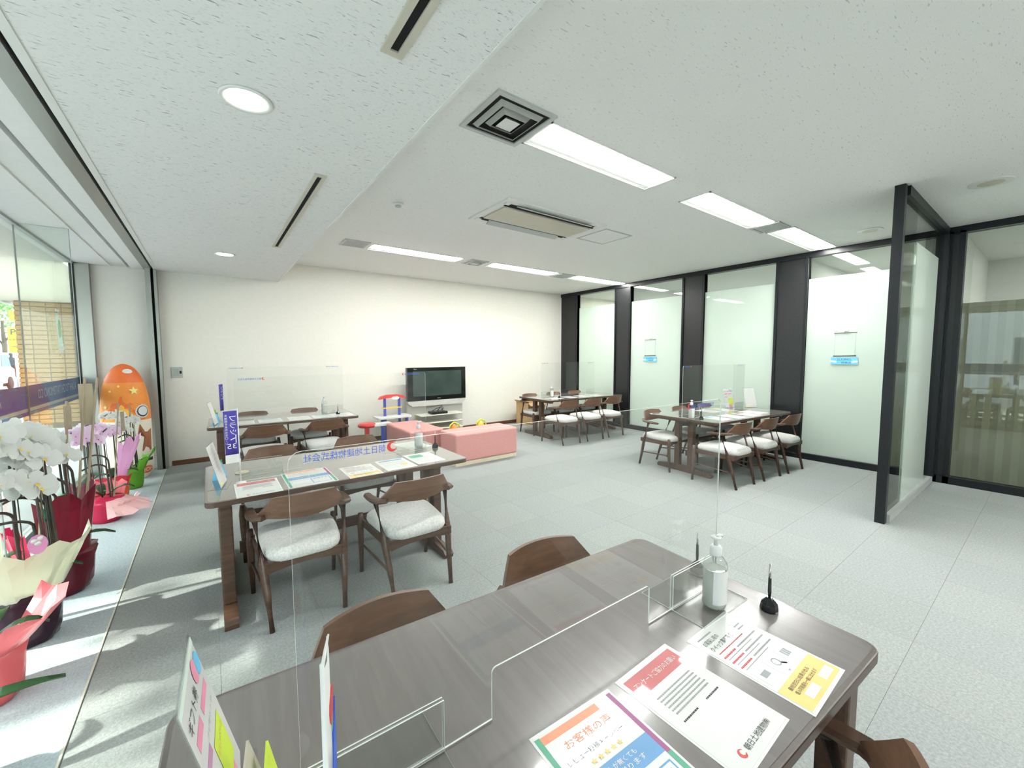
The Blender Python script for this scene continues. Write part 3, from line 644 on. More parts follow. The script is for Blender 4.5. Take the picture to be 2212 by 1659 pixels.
def doc_red(x, y_, rz, label, s=1.0, detail=True):
    t = sheet(x, y_, rz, .215*s, .30*s, label)
    rect(t, -.10*s, .10*s, .085*s, .140*s, 'print_red')
    if detail:
        line(t, 'アンケートご協力のお願い', 0, .112*s, .175*s, .017*s, 'paper')
        lines(t, -.075*s, .075*s, [.060*s, .050*s, .040*s, .030*s, .020*s, .010*s]); lines(t, -.08*s, -.02*s, [-.012*s], 'ink'); lines(t, .02*s, .08*s, [-.012*s], 'ink')
        line(t, '朝日土地建物㈱', .018*s, -.125*s, .11*s, .015*s, 'ink')
        cr = []
        for i in range(12): a_ = R(30+300*i/11); cr.append((-.055*s+.010*s*math.cos(a_), -.125*s+.010*s*math.sin(a_)))
        for i in range(12): a_ = R(325-290*i/11); cr.append((-.052*s+.006*s*math.cos(a_), -.124*s+.006*s*math.sin(a_)))
        MB().prism(cr, .0012, .0015).build('logo', 'red_ink', t)
    return t
def doc_yellow(x, y_, rz, label, s=1.0, detail=True):
    t = sheet(x, y_, rz, .215*s, .30*s, label)
    rect(t, -.105*s, .105*s, -.147*s, -.075*s, 'print_yellow')
    if detail:
        line(t, 'お家探し前の', -.055*s, .115*s, .075*s, .016*s, 'ink'); line(t, 'クイック事前審査', -.035*s, .092*s, .115*s, .017*s, 'ink'); lines(t, -.09*s, -.02*s, [.134*s]); lines(t, -.09*s, .05*s, [.072*s], 'red_ink', .0015)
        rect(t, .035*s, .095*s, .075*s, .115*s, 'paper_grey'); rect(t, .035*s, .055*s, .078*s, .112*s, 'print_yellow', 1); lines(t, .058*s, .09*s, [.10*s, .088*s])
        lines(t, -.095*s, -.03*s, [.056*s, .034*s, .012*s], 'red_ink', .0025); lines(t, -.02*s, .09*s, [.056*s, .034*s, .012*s], 'ink_grey', .0022); lines(t, -.09*s, .05*s, [.046*s, .024*s, .002*s], 'ink_grey', .001)
        for i in range(3): rect(t, (-.095+.066*i)*s, (-.038+.066*i)*s, -.060*s, -.010*s, 'paper_grey', 0, 'step_panel')
        rg = MB(); n = 16; rg.loft([[(.002*s+r_*s*math.cos(2*PI*i/n), -.034*s+r_*s*math.sin(2*PI*i/n), .0018) for i in range(n)] for r_ in (.010, .013)], cap=False); rg.add([(.010*s, -.044*s, .0018), (.013*s, -.041*s, .0018), (.024*s, -.052*s, .0018), (.021*s, -.055*s, .0018)], [(3, 2, 1, 0), (0, 1, 2, 3)]); rg.build('magnifier_print', 'ink_grey', t)
        rg = MB().box(-.080*s, -.052*s, -.042*s, -.026*s, .0014, .0017); rg.build('card_print', 'ink_grey', t); rg = MB()
        for k in range(3): rg.box((.052+.009*k)*s, (.058+.009*k)*s, -.046*s, -.024*s, .0014, .0017)
        rg.build('people_print', 'ink_grey', t)
        line(t, '▼', .0, -.068*s, .010*s, .007*s, 'ink_grey'); line(t, '最短翌日に結果が出る', -.015*s, -.092*s, .12*s, .011*s, 'ink'); line(t, '借入可能額も一緒に出せます', -.01*s, -.107*s, .13*s, .011*s, 'ink')
        for xx in (-.03, .065): rect(t, (xx-.03)*s, (xx+.028)*s, -.137*s, -.117*s, 'paper', 1, 'speech_panel'); lines(t, (xx-.025)*s, (xx+.022)*s, [-.123*s, -.131*s], 'print_pink', .0012)
    return t
def doc_blue(x, y_, rz, label, s=1.0, detail=True):
    t = sheet(x, y_, rz, .225*s, .31*s, label)
    fr = MB()
    rect(t, -.112*s, -.100*s, -.15*s, .15*s, 'print_green'); rect(t, .100*s, .112*s, -.15*s, .15*s, 'print_purple'); rect(t, .100*s, .112*s, -.15*s, -.02*s, 'print_green', 1); rect(t, -.10*s, .06*s, .130*s, .148*s, 'print_orange')
    rect(t, -.10*s, .10*s, -.015*s, .035*s, 'print_blue')
    if detail:
        line(t, 'お客様の声', 0, .105*s, .13*s, .02*s, 'print_orange'); line(t, 'レビュー投稿キャンペーン', 0, .072*s, .17*s, .014*s, 'ink_grey'); line(t, '★★★★★', 0, .050*s, .09*s, .014*s, 'print_yellow')
        line(t, 'アカウントが無くても', -.015*s, .020*s, .13*s, .012*s, 'paper'); line(t, 'お客様に贈ります', -.01*s, .003*s, .14*s, .013*s, 'paper')
        rect(t, .0, .092*s, -.125*s, -.03*s, 'print_blue', 0, 'box_border'); rect(t, .004*s, .088*s, -.121*s, -.034*s, 'paper', 1, 'box_inner'); line(t, '評価する', .046*s, -.050*s, .07*s, .016*s, 'ink', 2); lines(t, .01*s, .08*s, [-.07*s, -.08*s, -.09*s])
        rect(t, -.09*s, -.01*s, -.10*s, -.05*s, 'paper_grey')
    return t
doc_blue(.630, .472, -3, 'laminated leaflet with green and purple border, leftmost paper on the nearest table', 1.02)
doc_red(.905, .478, 1.5, 'laminated survey request with a red heading, middle paper on the nearest table')
doc_yellow(1.188, .450, 1, 'laminated leaflet with a yellow foot band, rightmost paper on the nearest table')
doc_red(.215, 2.975, 0, 'laminated paper with a red heading on the second table, leftmost', 1.06)
doc_blue(.515, 3.02, 0, 'laminated paper with a blue band on the second table, second from the left', 1.25)
t_ = doc_yellow(.845, 2.965, 0, 'laminated paper with a yellow foot band on the second table, middle', 1.0)
t_ = sheet(1.11, 2.99, 0, .215, .30, 'laminated paper with a blue heading on the second table, second from the right'); rect(t_, -.09, .09, .10, .13, 'print_blue'); lines(t_, -.09, .09, [.07, .05, .03, 0, -.02, -.05, -.09]); rect(t_, .02, .08, -.07, -.02, 'print_yellow')
t_ = sheet(1.36, 3.03, 0, .215, .30, 'laminated paper with green blocks on the second table, rightmost'); rect(t_, -.09, .02, .04, .12, 'print_green'); lines(t_, -.09, .09, [.02, 0, -.03, -.06, -.10]); rect(t_, .03, .09, -.06, .0, 'pale_green')
t_ = sheet(1.47, 3.52, 10, .21, .29, 'plain white sheet on the far right of the second table'); lines(t_, -.08, .08, [.1, .08, .05, .02, -.02, -.06])
for i, (x, l_) in enumerate(((.30, 'leftmost'), (.60, 'second from the left'), (.93, 'third from the left'), (1.22, 'fourth from the left'), (1.47, 'rightmost'))):
    t_ = sheet(x, 5.98-.0262*(x-.8), -1.5, .24, .30, 'laminated sheet on the back wall table, '+l_, group='sheets on the back wall table'); rect(t_, -.09, .09, .09, .12, ('print_red', 'print_blue', 'paper_grey', 'print_blue', 'paper_grey')[i]); lines(t_, -.09, .09, [.06, .03, 0, -.04, -.08])
fr_ = T(5.80, 2.86, -4.5)
for i, (a, b) in enumerate(((-.55, -.28), (-.22, -.30), (.12, -.30), (.40, -.24), (-.02, .18), (.30, .16))):
    q = fr_(a, b); t_ = sheet(q[0], q[1], -4.5, .23, .29, 'laminated sheet on the right table, '+('near edge leftmost', 'near edge second from the left', 'near edge third from the left', 'near edge rightmost', 'beyond the screen, left', 'beyond the screen, right')[i], group='sheets on the right table')
    rect(t_, -.09, .09, .08, .12, ('print_blue', 'pale_green', 'print_red', 'paper_grey', 'pale_green', 'print_yellow')[i]); lines(t_, -.09, .09, [.05, .02, -.02, -.06, -.1])
fr_ = T(5.85, 5.88, -2.8)
for i, (a, b) in enumerate(((-.60, -.20), (-.25, -.22), (.10, -.22), (.42, -.2))):
    q = fr_(a, b); t_ = sheet(q[0], q[1], -2.8, .23, .29, 'laminated sheet on the far corner table, '+('leftmost', 'second from the left', 'third from the left', 'rightmost')[i], group='sheets on the far corner table'); lines(t_, -.09, .09, [.09, .05, .02, -.02, -.06, -.1])
# round disc
d_ = MB().lathe([(.001, 0), (.042, 0), (.043, .003), (.042, .006), (.001, .006)], 28).build('coaster', 'cream_wood', None, (.155, 3.42, TH+.001)); tag(d_, 'round pale coaster lying on the second table', 'coaster')
for s_ in (0, 1):
    ds = MB().box(-.08, .08, -.006, .006, 0, .004); o = ds.build('pen_tray' if False else 'white_ruler', 'white_plastic', None, ((.78, 3.52, TH+.001), (.62, 3.44, TH+.001))[s_], (0, 0, R(12)))
    tag(o, ('short white stick lying on the second table, farther one', 'short white stick lying on the second table, nearer one')[s_], 'stick', 'white sticks on the second table')

# ------------------------------------------------------------------ brochure stands and flags
def easel(x, y_, rz, w_, h_, lean, label, art, name='brochure_stand', z=TH):
    """leaning clear stand with a sheet; the sheet faces local -Y"""
    t = thing(name, label, 'stand', (x, y_, z+.001), rz)
    c, s_ = math.cos(R(lean)), math.sin(R(lean))
    def slab(x0, x1, u0, u1, d0, d1):
        P = lambda xx, u, d: (xx, u*s_+d*c, u*c-d*s_+.006)
        return [P(x0, u0, d0), P(x1, u0, d0), P(x1, u0, d1), P(x0, u0, d1), P(x0, u1, d0), P(x1, u1, d0), P(x1, u1, d1), P(x0, u1, d1)]
    MB().hexa(slab(-w_/2-.004, w_/2+.004, 0, h_+.006, 0, .002)).build('backing', 'clear_plastic', t)
    MB().hexa(slab(-w_/2, w_/2, .003, h_, -.0012, -.0004)).build('sheet', 'paper', t)
    MB().box(-w_/2, w_/2, -.03, h_*s_*.6+.03, 0, .002).build('base', 'acrylic', t)
    Z = frame((0, -.0016*c, .006), (1, 0, 0), (0, s_, c))
    def blk(x0, x1, u0, u1, mat, k=0, nm='print_block'):
        m = MB().box(x0, x1, u0, u1, .0003*k, .0002+.0003*k); m.xf(Z); return m.build(nm, mat, t)
    def txt(s, xx, u, w, h, mat='ink', k=1): 
        M_ = Z @ Matrix.Translation((xx, u, .0004+.0003*k)); return text(t, s, mat, M_, w=w, h=h)
    art(t, blk, txt, w_, h_); return t
def disc(t, blk_, Z, x, u, r, mat): pass
def art_gift(t, blk, txt, w, h):
    blk(-w/2, w/2, h-.012, h, 'pale_green'); txt('ギフト券', -w*.18, h*.84, w*.5, h*.09)
    txt('●', w*.22, h*.88, w*.2, w*.2, 'print_pink'); txt('●', w*.38, h*.86, w*.2, w*.2, 'sky_blue')
    blk(-w*.4, -w*.1, h*.68, h*.75, 'print_pink'); blk(-.0, w*.38, h*.68, h*.74, 'print_purple' if False else 'print_pink'); blk(-w*.4, -w*.15, h*.52, h*.58, 'wrap_lilac'); txt('プレゼント中', w*.1, h*.6, w*.5, h*.04, 'ink_grey')
    blk(-w*.10, w*.35, h*.16, h*.50, 'lime', 1); txt('キャンペーン', w*.12, h*.42, w*.4, h*.05, 'print_orange', 2); blk(-w*.15, w*.22, .003, h*.16, 'print_pink', 2)
def art_plain(t, blk, txt, w, h):
    for i in range(9): txt('ーーー ーー ーーーー', 0, h*(.86-.085*i), w*.75, .004, 'paper_grey')
    blk(-w*.4, -w*.1, h*.05, h*.10, 'star_yellow')
easel(6.43, 3.02, -12, .205, .295, 14, 'brochure stand on the right table with a gift voucher leaflet in pink and yellow', art_gift)
easel(6.70, 2.83, -22, .205, .300, 16, 'plain white document stand on the right table, beside the colourful one', art_plain)
# near table brochure stand (seen nearly edge on, faces right)
easel(.012, .865, 88, .215, .29, 14, 'clear brochure stand at the bottom left of the nearest table with hand-lettered sheet', art_gift)
lf = thing('leaflet_holder', 'yellow and green leaflets in a folded holder on the nearest table', 'leaflet', (.070, .79, TH+.001), 82)
MB().hexa([(-.05, -.004, 0), (.05, -.004, 0), (.05, .0, 0), (-.05, .0, 0), (-.05, .02, .115), (.05, .02, .115), (.05, .024, .115), (-.05, .024, .115)]).build('front_leaflet', 'lime', lf)
MB().hexa([(-.055, .02, 0), (.065, .02, 0), (.065, .024, 0), (-.055, .024, 0), (-.055, .05, .13), (.05, .05, .13), (.05, .054, .13), (-.055, .054, .13)]).build('rear_leaflet', 'cream_metal', lf)
MB().hexa([(-.03, -.008, .05), (-.018, -.008, .05), (-.018, -.005, .05), (-.03, -.005, .05), (-.03, .010, .105), (-.018, .010, .105), (-.018, .013, .105), (-.03, .013, .105)]).build('red_print', 'print_orange', lf)
MB().box(-.06, .06, -.03, .06, 0, .002).build('base', 'acrylic', lf)
# sideways stands on table two and three
for (x, y_, l_) in ((.045, 3.16, 'leaning document stand at the left end of the second table'), (.045, 6.02, 'leaning document stand at the left end of the back wall table')):
    easel(x, y_, 80, .20, .27, 14, l_, art_plain)
    t_ = thing('leaflet_box', 'blue and green leaflet box behind the stand, '+('second table' if y_ < 4 else 'back wall table'), 'box', (x-.02 if y_ < 4 else x, y_+.20, TH+.001), 75)
    MB().hexa([(-.05, -.03, 0), (.05, -.03, 0), (.05, .03, 0), (-.05, .03, 0), (-.045, -.005, .11), (.045, -.005, .11), (.045, .005, .11), (-.045, .005, .11)]).build('box_body', 'sky_blue', t_)
    MB().hexa([(-.045, .0, .06), (.03, .0, .06), (.03, .004, .06), (-.045, .004, .06), (-.04, .006, .16), (.02, .006, .16), (.02, .010, .16), (-.04, .010, .16)]).build('leaflet', 'lime', t_)
    MB().hexa([(.0, -.012, .03), (.05, -.012, .03), (.05, -.008, .03), (.0, -.008, .03), (.01, -.006, .12), (.045, -.006, .12), (.045, -.002, .12), (.01, -.002, .12)]).build('leaflet', 'tape_green', t_)
def flag(x, y_, rz, w_, label, mat, body, mirror, near=False, H=.335, zb=.14):
    t = thing('mini_flag', label, 'flag', (x, y_, TH+.001), rz, 'small table flags on white poles')
    MB().lathe([(.03, 0), (.03, .006), (.008, .010), (.004, .014)], 16).build('base', 'white_plastic', t)
    MB().tube([(0, 0, .01), (0, 0, .20), (0, 0, zb+H+.015)], [.0042, .0038, .0028], 8).build('pole', 'white_plastic', t)
    MB().tube([(0, 0, zb+H+.008), (-w_*.5, 0, zb+H+.008), (-w_, 0, zb+H+.004)], [.0025, .0022, .0016], 6).build('arm', 'white_plastic', t)
    MB().tube([(0, 0, zb-.03), (0, 0, zb+.02)], [.006, .006], 8).build('joint', 'white_plastic', t)
    n = 8; m = MB(); vs = []
    for j in range(2):
        for i in range(n+1):
            u_ = i/n; vs.append((-.004-w_*u_*(1 if j else .92), .004*math.sin(u_*4), zb+H*j))
    m.add(vs, [(i, i+1, n+2+i, n+1+i) for i in range(n)], 0, True); o = m.build('cloth', mat, t)
    so_ = o.modifiers.new('s', 'SOLIDIFY'); so_.thickness = .001; so_.offset = 0
    return t, zb, H
def vtext(t, s, xc, ztop, size, mat, mirror):
    for i, ch in enumerate(s):
        if ch == 'ー': text(t, '｜' if False else 'ー', mat, frame((xc, -.006, ztop-size*1.08*i-size/2), (0, 0, -1), (1, 0, 0)), w=size*.8)
        else: text(t, ch, mat, frame((xc, -.006, ztop-size*1.08*i-size/2), (1, 0, 0), (0, 0, 1)), w=size*.85, mirror=mirror)
tf, zb, H_ = flag(.135, 3.15, 10, .075, 'deep blue table flag with white mirrored writing on the second table', 'banner_blue', '', True)
vtext(tf, 'フラット', -.030, zb+H_-.03, .040, 'paper', True); text(tf, '35', 'paper', frame((-.040, -.006, zb+.11), (1, 0, 0), (0, 0, 1)), w=.05, h=.032, mirror=True)
vtext(tf, '長期固定金利住宅ローン', -.066, zb+H_-.02, .0165, 'paper', True)
MB().box(-.078, -.003, -.0065, -.0055, zb, zb+.055).build('white_foot', 'paper', tf)
tf, zb, H_ = flag(.13, 6.25, 55, .075, 'deep blue table flag on the back wall table, seen almost edge on', 'banner_blue', '', True, H=.33)
vtext(tf, 'フラット', -.030, zb+H_-.03, .040, 'paper', True)
tf, zb, H_ = flag(.100, .55, -108, .075, 'white and blue table flag at the bottom of the view, seen edge on', 'paper', '', False, H=.275)
MB().prism([(-.078, .14), (-.006, .14), (-.006, .23), (-.04, .26), (-.078, .32)], -.0055, .0055, plane='xz').build('blue_field', 'banner_bright', tf)
MB().prism([(-.042+.020*math.cos(R(30*i)), .338+.026*math.sin(R(30*i))) for i in range(12)], -.0050, .0050, plane='xz').build('red_mark', 'red', tf); MB().prism([(-.048+.012*math.cos(R(30*i)), .308+.014*math.sin(R(30*i))) for i in range(12)], -.0045, .0045, plane='xz').build('green_mark', 'print_green', tf)

# ------------------------------------------------------------------ back wall things
wp = thing('wall_plate', 'small steel wall plate with a key switch on the back wall', 'switch', (-.36, YB, 1.315))
bevel(MB().box(-.062, .062, -.012, 0, -.075, .075).build('plate', 'grey_metal', wp), .003); MB().box(-.04, .02, -.016, -.012, -.05, .05).build('inset', 'steel', wp); MB().box(.028, .05, -.016, -.012, -.02, .02).build('knob', 'black_plastic', wp)
# television
tv = thing('television', 'black flat television with a silver lower casing on a silver stand', 'television', (3.46, 7.06, 0))
bevel(MB().box(-.60, .60, -.045, .045, .70, 1.315).build('screen_frame', 'black_gloss', tv), .006)
MB().box(-.50, .50, -.048, -.0455, .785, 1.25).build('screen', 'tv_screen', tv)
text(tv, 'HITACHI', 'silver_paint', frame((0.02, -.0465, .735), (1, 0, 0), (0, 0, 1)), w=.07)
text(tv, 'Woo', 'silver_paint', frame((-.45, -.0465, 1.285), (1, 0, 0), (0, 0, 1)), w=.06)
MB().prism([(-.60, .70), (.60, .70), (.59, .66), (.50, .60), (-.50, .60), (-.59, .66)], -.04, .04, plane='xz').build('speaker_bar', 'silver_paint', tv)
st = thing('television_stand', 'silver television stand with pale glass shelves', 'stand', (3.46, 7.06, 0))
bevel(MB().box(-.58, .58, .05, .10, .02, .64).build('rear_panel', 'silver_paint', st), .004)
bevel(MB().box(-.50, .50, -.22, .12, 0, .03).build('base', 'silver_paint', st), .01)
for z in (.17, .29, .43):
    bevel(MB().box(-.44, .44, -.22, .05, z, z+.018).build('shelf', 'pale_shelf', st), .004)
    for s_ in (-1, 1): MB().box(s_*.40-.01, s_*.40+.01, -.18, .05, z-.02, z).build('bracket', 'grey_metal', st)
rc = thing('recorder', 'black recorder with tangled cables on the top shelf of the television stand', 'recorder', (3.42, 6.96, .449))
bevel(MB().box(-.16, .16, -.10, .08, 0, .045).build('casing', 'black_plastic', rc), .005)
cb = MB(); cb.tube([(.02, .05, .04), (.05, .03, .10), (.10, .02, .14), (.12, .0, .09), (.06, -.02, .06)], .006, 6); cb.tube([(-.10, .05, .04), (-.02, .03, .09), (.08, .02, .12), (.13, .04, .05)], .005, 6); cb.build('cable', 'black_plastic', rc)
# pink benches
def bench(x0, x1, y0, y1, h, label):
    t = thing('bench', label, 'bench', ((x0+x1)/2, (y0+y1)/2, 0), 0, 'pink padded play area benches'); a, b = (x1-x0)/2, (y1-y0)/2
    bevel(MB().box(-a, a, -b, b, .055, h).build('cushion', 'pink_vinyl', t), .03, 4); MB().box(-a+.0, a-.01, -b+.01, b-.01, 0, .054).build('plinth', 'cream_wood', t); return t
bench(2.68, 3.74, 4.91, 5.40, .45, 'pink padded bench in the middle of the room, the nearer and longer one')
bench(2.26, 2.80, 5.50, 6.48, .45, 'pink padded bench beside the television stand, partly behind the table')
tag(MB().box(2.82, 3.95, 5.45, 6.75, .0005, .02).build('play_mat', 'rug_grey'), 'patterned play mat on the floor between the pink benches', 'mat')
for i, (x, y_, c_, l_) in enumerate(((3.02, 5.60, 'orange', 'orange'), (3.52, 5.62, 'yellow_plastic', 'yellow'))):
    t_ = thing('toy', l_+' and green plastic toy peeking above the pink bench', 'toy', (x, y_, .02), 0)
    MB().lathe([(.06, 0), (.07, .05), (.06, .40), (.02, .45), (.004, .46)], 12).build('body', c_, t_); MB().tube([(-.10, 0, .30), (-.06, .0, .44), (.0, 0, .48), (.08, 0, .45), (.12, 0, .36)], .012, 8).build('handle', 'lime', t_)
# play desk
pd = thing('toy_kitchen', 'toy play counter with red roof, white table and blue legs by the back wall', 'toy', (2.56, 7.0, 0))
for s_ in (-1, 1):
    MB().box(s_*.13-.018, s_*.13+.018, -.02, .02, .0, .80).build('post', 'blue_plastic', pd)
    for q in (-.12, ): MB().box(s_*.22-.02, s_*.22+.02, q-.02, q+.02, 0, .45).build('leg', 'blue_plastic', pd)
roof = [(-.24, .78), (-.20, .83), (-.10, .855), (.10, .855), (.20, .83), (.24, .78), (.12, .80), (-.12, .80)]
MB().prism(roof, -.05, .04, plane='xz').build('roof', 'red', pd); MB().prism([(.0, .77), (.10, .775), (.12, .80), (.08, .825), (.0, .82), (-.03, .80)], -.056, -.05, plane='xz').build('sign', 'white_plastic', pd)
MB().box(-.17, .17, -.03, .03, .615, .635).build('bar', 'yellow_plastic', pd)
bevel(MB().prism(rrect(.30, .17, .05), .45, .485).build('counter', 'white_plastic', pd), .006)
ts = thing('toy_tray', 'red and white paddle-shaped toy table beside the back wall', 'toy', (2.13, 6.62, 0))
MB().prism([(.26, .09), (-.05, .10), (-.05, -.10), (.26, -.09)], .40, .435).build('tray', 'white_plastic', ts)
MB().lathe([(.001, .385), (.12, .39), (.14, .41), (.135, .44), (.11, .455), (.001, .452)], 20, (-.13, 0, 0)).build('seat', 'red', ts); MB().box(-.16, -.10, -.03, .03, 0, .39).build('leg', 'red', ts); MB().box(.16, .20, -.03, .03, 0, .40).build('leg', 'blue_plastic', ts)
# cardboard box
cbx = thing('cardboard_box', 'open brown cardboard box on the floor by the back wall, behind the corner table', 'box', (5.75, 7.05, 0), 8)
for a, b, c, d in ((-.28, .28, -.18, -.174), (-.28, .28, .174, .18), (-.28, -.274, -.174, .174), (.274, .28, -.174, .174)): MB().box(a, b, c, d, .004, .50).build('side', 'cardboard', cbx)
MB().box(-.274, .274, -.174, .174, .004, .01).build('bottom', 'cardboard', cbx)
MB().hexa([(-.28, -.18, .50), (.28, -.18, .50), (.28, -.176, .50), (-.28, -.176, .50), (-.28, -.26, .44), (.28, -.26, .44), (.28, -.256, .44), (-.28, -.256, .44)]).build('flap', 'cardboard', cbx)
MB().hexa([(-.28, -.17, .50), (-.276, -.17, .50), (-.276, .17, .50), (-.28, .17, .50), (-.36, -.17, .56), (-.356, -.17, .56), (-.356, .17, .56), (-.36, .17, .56)]).build('flap', 'cardboard', cbx)

# ------------------------------------------------------------------ hanging signs on the partition
def hang(yc, w_, label):
    t = thing('hanging_sign', label, 'sign', (XP+.0295, yc, 1.40), -90, 'little swing signs hung on the frosted glass')
    MB().box(-.03, .03, -.02, .0, .455, .470).build('hook_pad', 'white_plastic', t); MB().tube([(0, -.01, .455), (-.02, -.012, .43)], .003, 6).build('hook', 'grey_metal', t)
    MB().tube([(-w_*.42, -.015, .428), (w_*.42, -.015, .432)], .005, 8).build('bar', 'wire_stem', t)
    for s_ in (-1, 1): MB().tube([(s_*w_*.38, -.015, .43), (s_*w_*.38, -.015, .115)], .0012, 5).build('string', 'grey_metal', t)
    MB().tube([(-w_*.42, -.015, .113), (w_*.42, -.015, .118)], .006, 8).build('bar', 'ink', t)
    MB().box(-w_*.5, w_*.5, -.018, -.014, 0, .095).build('board', 'sky_blue', t)
    text(t, 'SUUMO', 'ink', frame((0, -.0185, .066), (1, 0, 0), (0, 0, 1)), w=w_*.5, h=.028); text(t, '掲載店', 'ink', frame((w_*.08, -.0185, .025), (1, 0, 0), (0, 0, 1)), w=w_*.36, h=.024)
    for s_ in (-1, 1):
        MB().prism([(s_*w_*.50, .03), (s_*w_*.30, .02), (s_*w_*.26, .035), (s_*w_*.32, .048), (s_*w_*.50, .055)], -.0186, -.0182, plane='xz').build('cloud', 'paper', t)
    return t
hang(4.88, .30, 'small blue board on a string swing hung on the second frosted pane'); hang(1.80, .30, 'small blue board on a string swing, on the frosted pane nearest the screen wall')

# ------------------------------------------------------------------ standee
sd_ = thing('egg_standee', 'tall capsule-shaped display with an orange star-patterned top and cream foot', 'display', (-.86, 6.98, 0))
N = 36; Hs = 1.45; rs = .235
def egg(z):
    if z < .12: return rs*(.80+.2*math.sin(z/.12*PI/2))
    if z < .75: return rs
    u_ = (z-.75)/(Hs-.75); return rs*math.sqrt(max(0, 1-u_**2.4))
zs = [0, .02, .06, .12, .25, .40, .5, .62, .70, .78, .86, .94, 1.02, 1.10, 1.18, 1.25, 1.31, 1.36, 1.40, 1.43, 1.445]
def band(z0, z1, mat, name, off=0, a0=0, a1=360, steps=10):
    rg = []
    for i in range(steps+1):
        z = z0+(z1-z0)*i/steps; r_ = egg(z)+off; rg.append([(r_*math.cos(R(a0+(a1-a0)*k/N)), r_*math.sin(R(a0+(a1-a0)*k/N)), z) for k in range(N+1)])
    return MB().loft(rg, closed=False).build(name, mat, sd_)
band(0, .75, 'standee_white', 'body'); band(.75, 1.449, 'orange', 'top', steps=20)
def wrapped(pts, mat, name, off):
    """polygon given as (angle, z) laid on the capsule surface, fan from its centre"""
    cx = sum(p[0] for p in pts)/len(pts); cz = sum(p[1] for p in pts)/len(pts); vs = []; n = len(pts); K = 3
    P = lambda a, z: ((egg(z)+off)*math.cos(R(a)), (egg(z)+off)*math.sin(R(a)), z)
    m = MB(); vs = [P(cx, cz)]; fs = []
    for k in range(1, K+1): vs += [P(cx+(a-cx)*k/K, cz+(z-cz)*k/K) for a, z in pts]
    for i in range(n):
        j = (i+1) % n; fs.append((0, 1+i, 1+j))
        for k in range(K-1): fs.append((1+k*n+i, 1+(k+1)*n+i, 1+(k+1)*n+j, 1+k*n+j))
    m.add(vs, fs, 0, True); return m.build(name, mat, sd_)
for s_ in (0, 1): pass
wrapped([(214, .752), (226, .86), (245, .97), (268, 1.06), (291, .97), (310, .86), (322, .752)], 'orange_deep', 'chevron', .002)
wrapped([(232, .752), (250, .87), (268, .96), (286, .87), (304, .752)], 'amber', 'chevron', .0045)
band(1.22, 1.449, 'orange_deep', 'cap', off=.0015)
def star(a, z, r_, k=.004):
    wrapped([(a+(r_ if i % 2 == 0 else r_*.42)*math.cos(R(90+36*i))/rs*57.3, z+(r_ if i % 2 == 0 else r_*.42)*math.sin(R(90+36*i))) for i in range(10)], 'star_yellow', 'star', k+.002)
star(300, 1.12, .055); star(262, 1.18, .02); star(240, 1.12, .018); star(228, .93, .03); star(256, .90, .018, .007)
wrapped([(295+22*math.cos(R(30*i)), 1.36+.028*math.sin(R(30*i))) for i in range(12)], 'paper', 'word_patch', .004)
def ring(a, z, r1, mat, off): wrapped([(a+r1*math.cos(R(30*i))/rs*57.3, z+r1*math.sin(R(30*i))) for i in range(12)], mat, 'magnifier', off)
ring(318, .86, .085, 'paper', .003); ring(318, .86, .070, 'ink', .005); ring(318, .865, .056, 'paper_grey', .007)
wrapped([(306, .70), (345, .62), (340, .35), (308, .36), (318, .55), (300, .58)], 'brown_print', 'picture_block', .004)
wrapped([(318, .22), (345, .22), (345, .26), (318, .26)], 'ink', 'picture_block', .004)
wrapped([(318+22*math.cos(R(30*i)), .12+.048*math.sin(R(30*i))) for i in range(12)], 'orange_deep', 'word_oval', .006)
vs_, fs_ = textmesh('HOME', .19, .05); P_ = lambda v: ((egg(v[1]+.12)+.009)*math.cos(R(325+v[0]/rs*57.3)), (egg(v[1]+.12)+.009)*math.sin(R(325+v[0]/rs*57.3)), v[1]+.12)
MB().add([P_(v) for v in vs_], fs_).build('lettering', 'paper', sd_)

# ------------------------------------------------------------------ flower arrangements
def petalflower(m, c, nrm, s, mi_p=0, mi_t=1):
    """one moth orchid bloom: two broad petals, three sepals, a lip"""
    nrm = Vector(nrm).normalized(); a = nrm.cross(Vector((0, 0, 1)))
    if a.length < .1: a = Vector((1, 0, 0))
    a.normalize(); b = a.cross(nrm)*-1; c = Vector(c)
    if b.z < 0: b = -b
    def pet(ang, ln, wd, cup):
        d = a*math.cos(ang)+b*math.sin(ang); e = nrm.cross(d); pts = [c]
        for u_, v_ in ((.35, .8), (.75, 1.0), (1.0, .35), (1.0, -.35), (.75, -1.0), (.35, -.8)): pts.append(c+d*ln*u_+e*wd*v_+nrm*cup*(u_-.2))
        mid = c+d*ln*.6+nrm*cup*.6; pts.append(mid)
        m.add(pts, [(7, 0, 1), (7, 1, 2), (7, 2, 3), (7, 3, 4), (7, 4, 5), (7, 5, 6), (7, 6, 0)], mi_p, True)
    for an, ln, wd in ((0, 1, .62), (180, 1, .62), (90, .95, .40), (215, .9, .36), (325, .9, .36)): pet(R(an), s*ln, s*wd, s*.18*(1 if an in (0, 180) else -.1))
    m.add([c+nrm*s*.10+a*s*.14, c+nrm*s*.28-b*s*.25, c+nrm*s*.10-a*s*.14, c+nrm*s*.12+b*s*.08], [(0, 1, 2), (0, 2, 3)], mi_t)
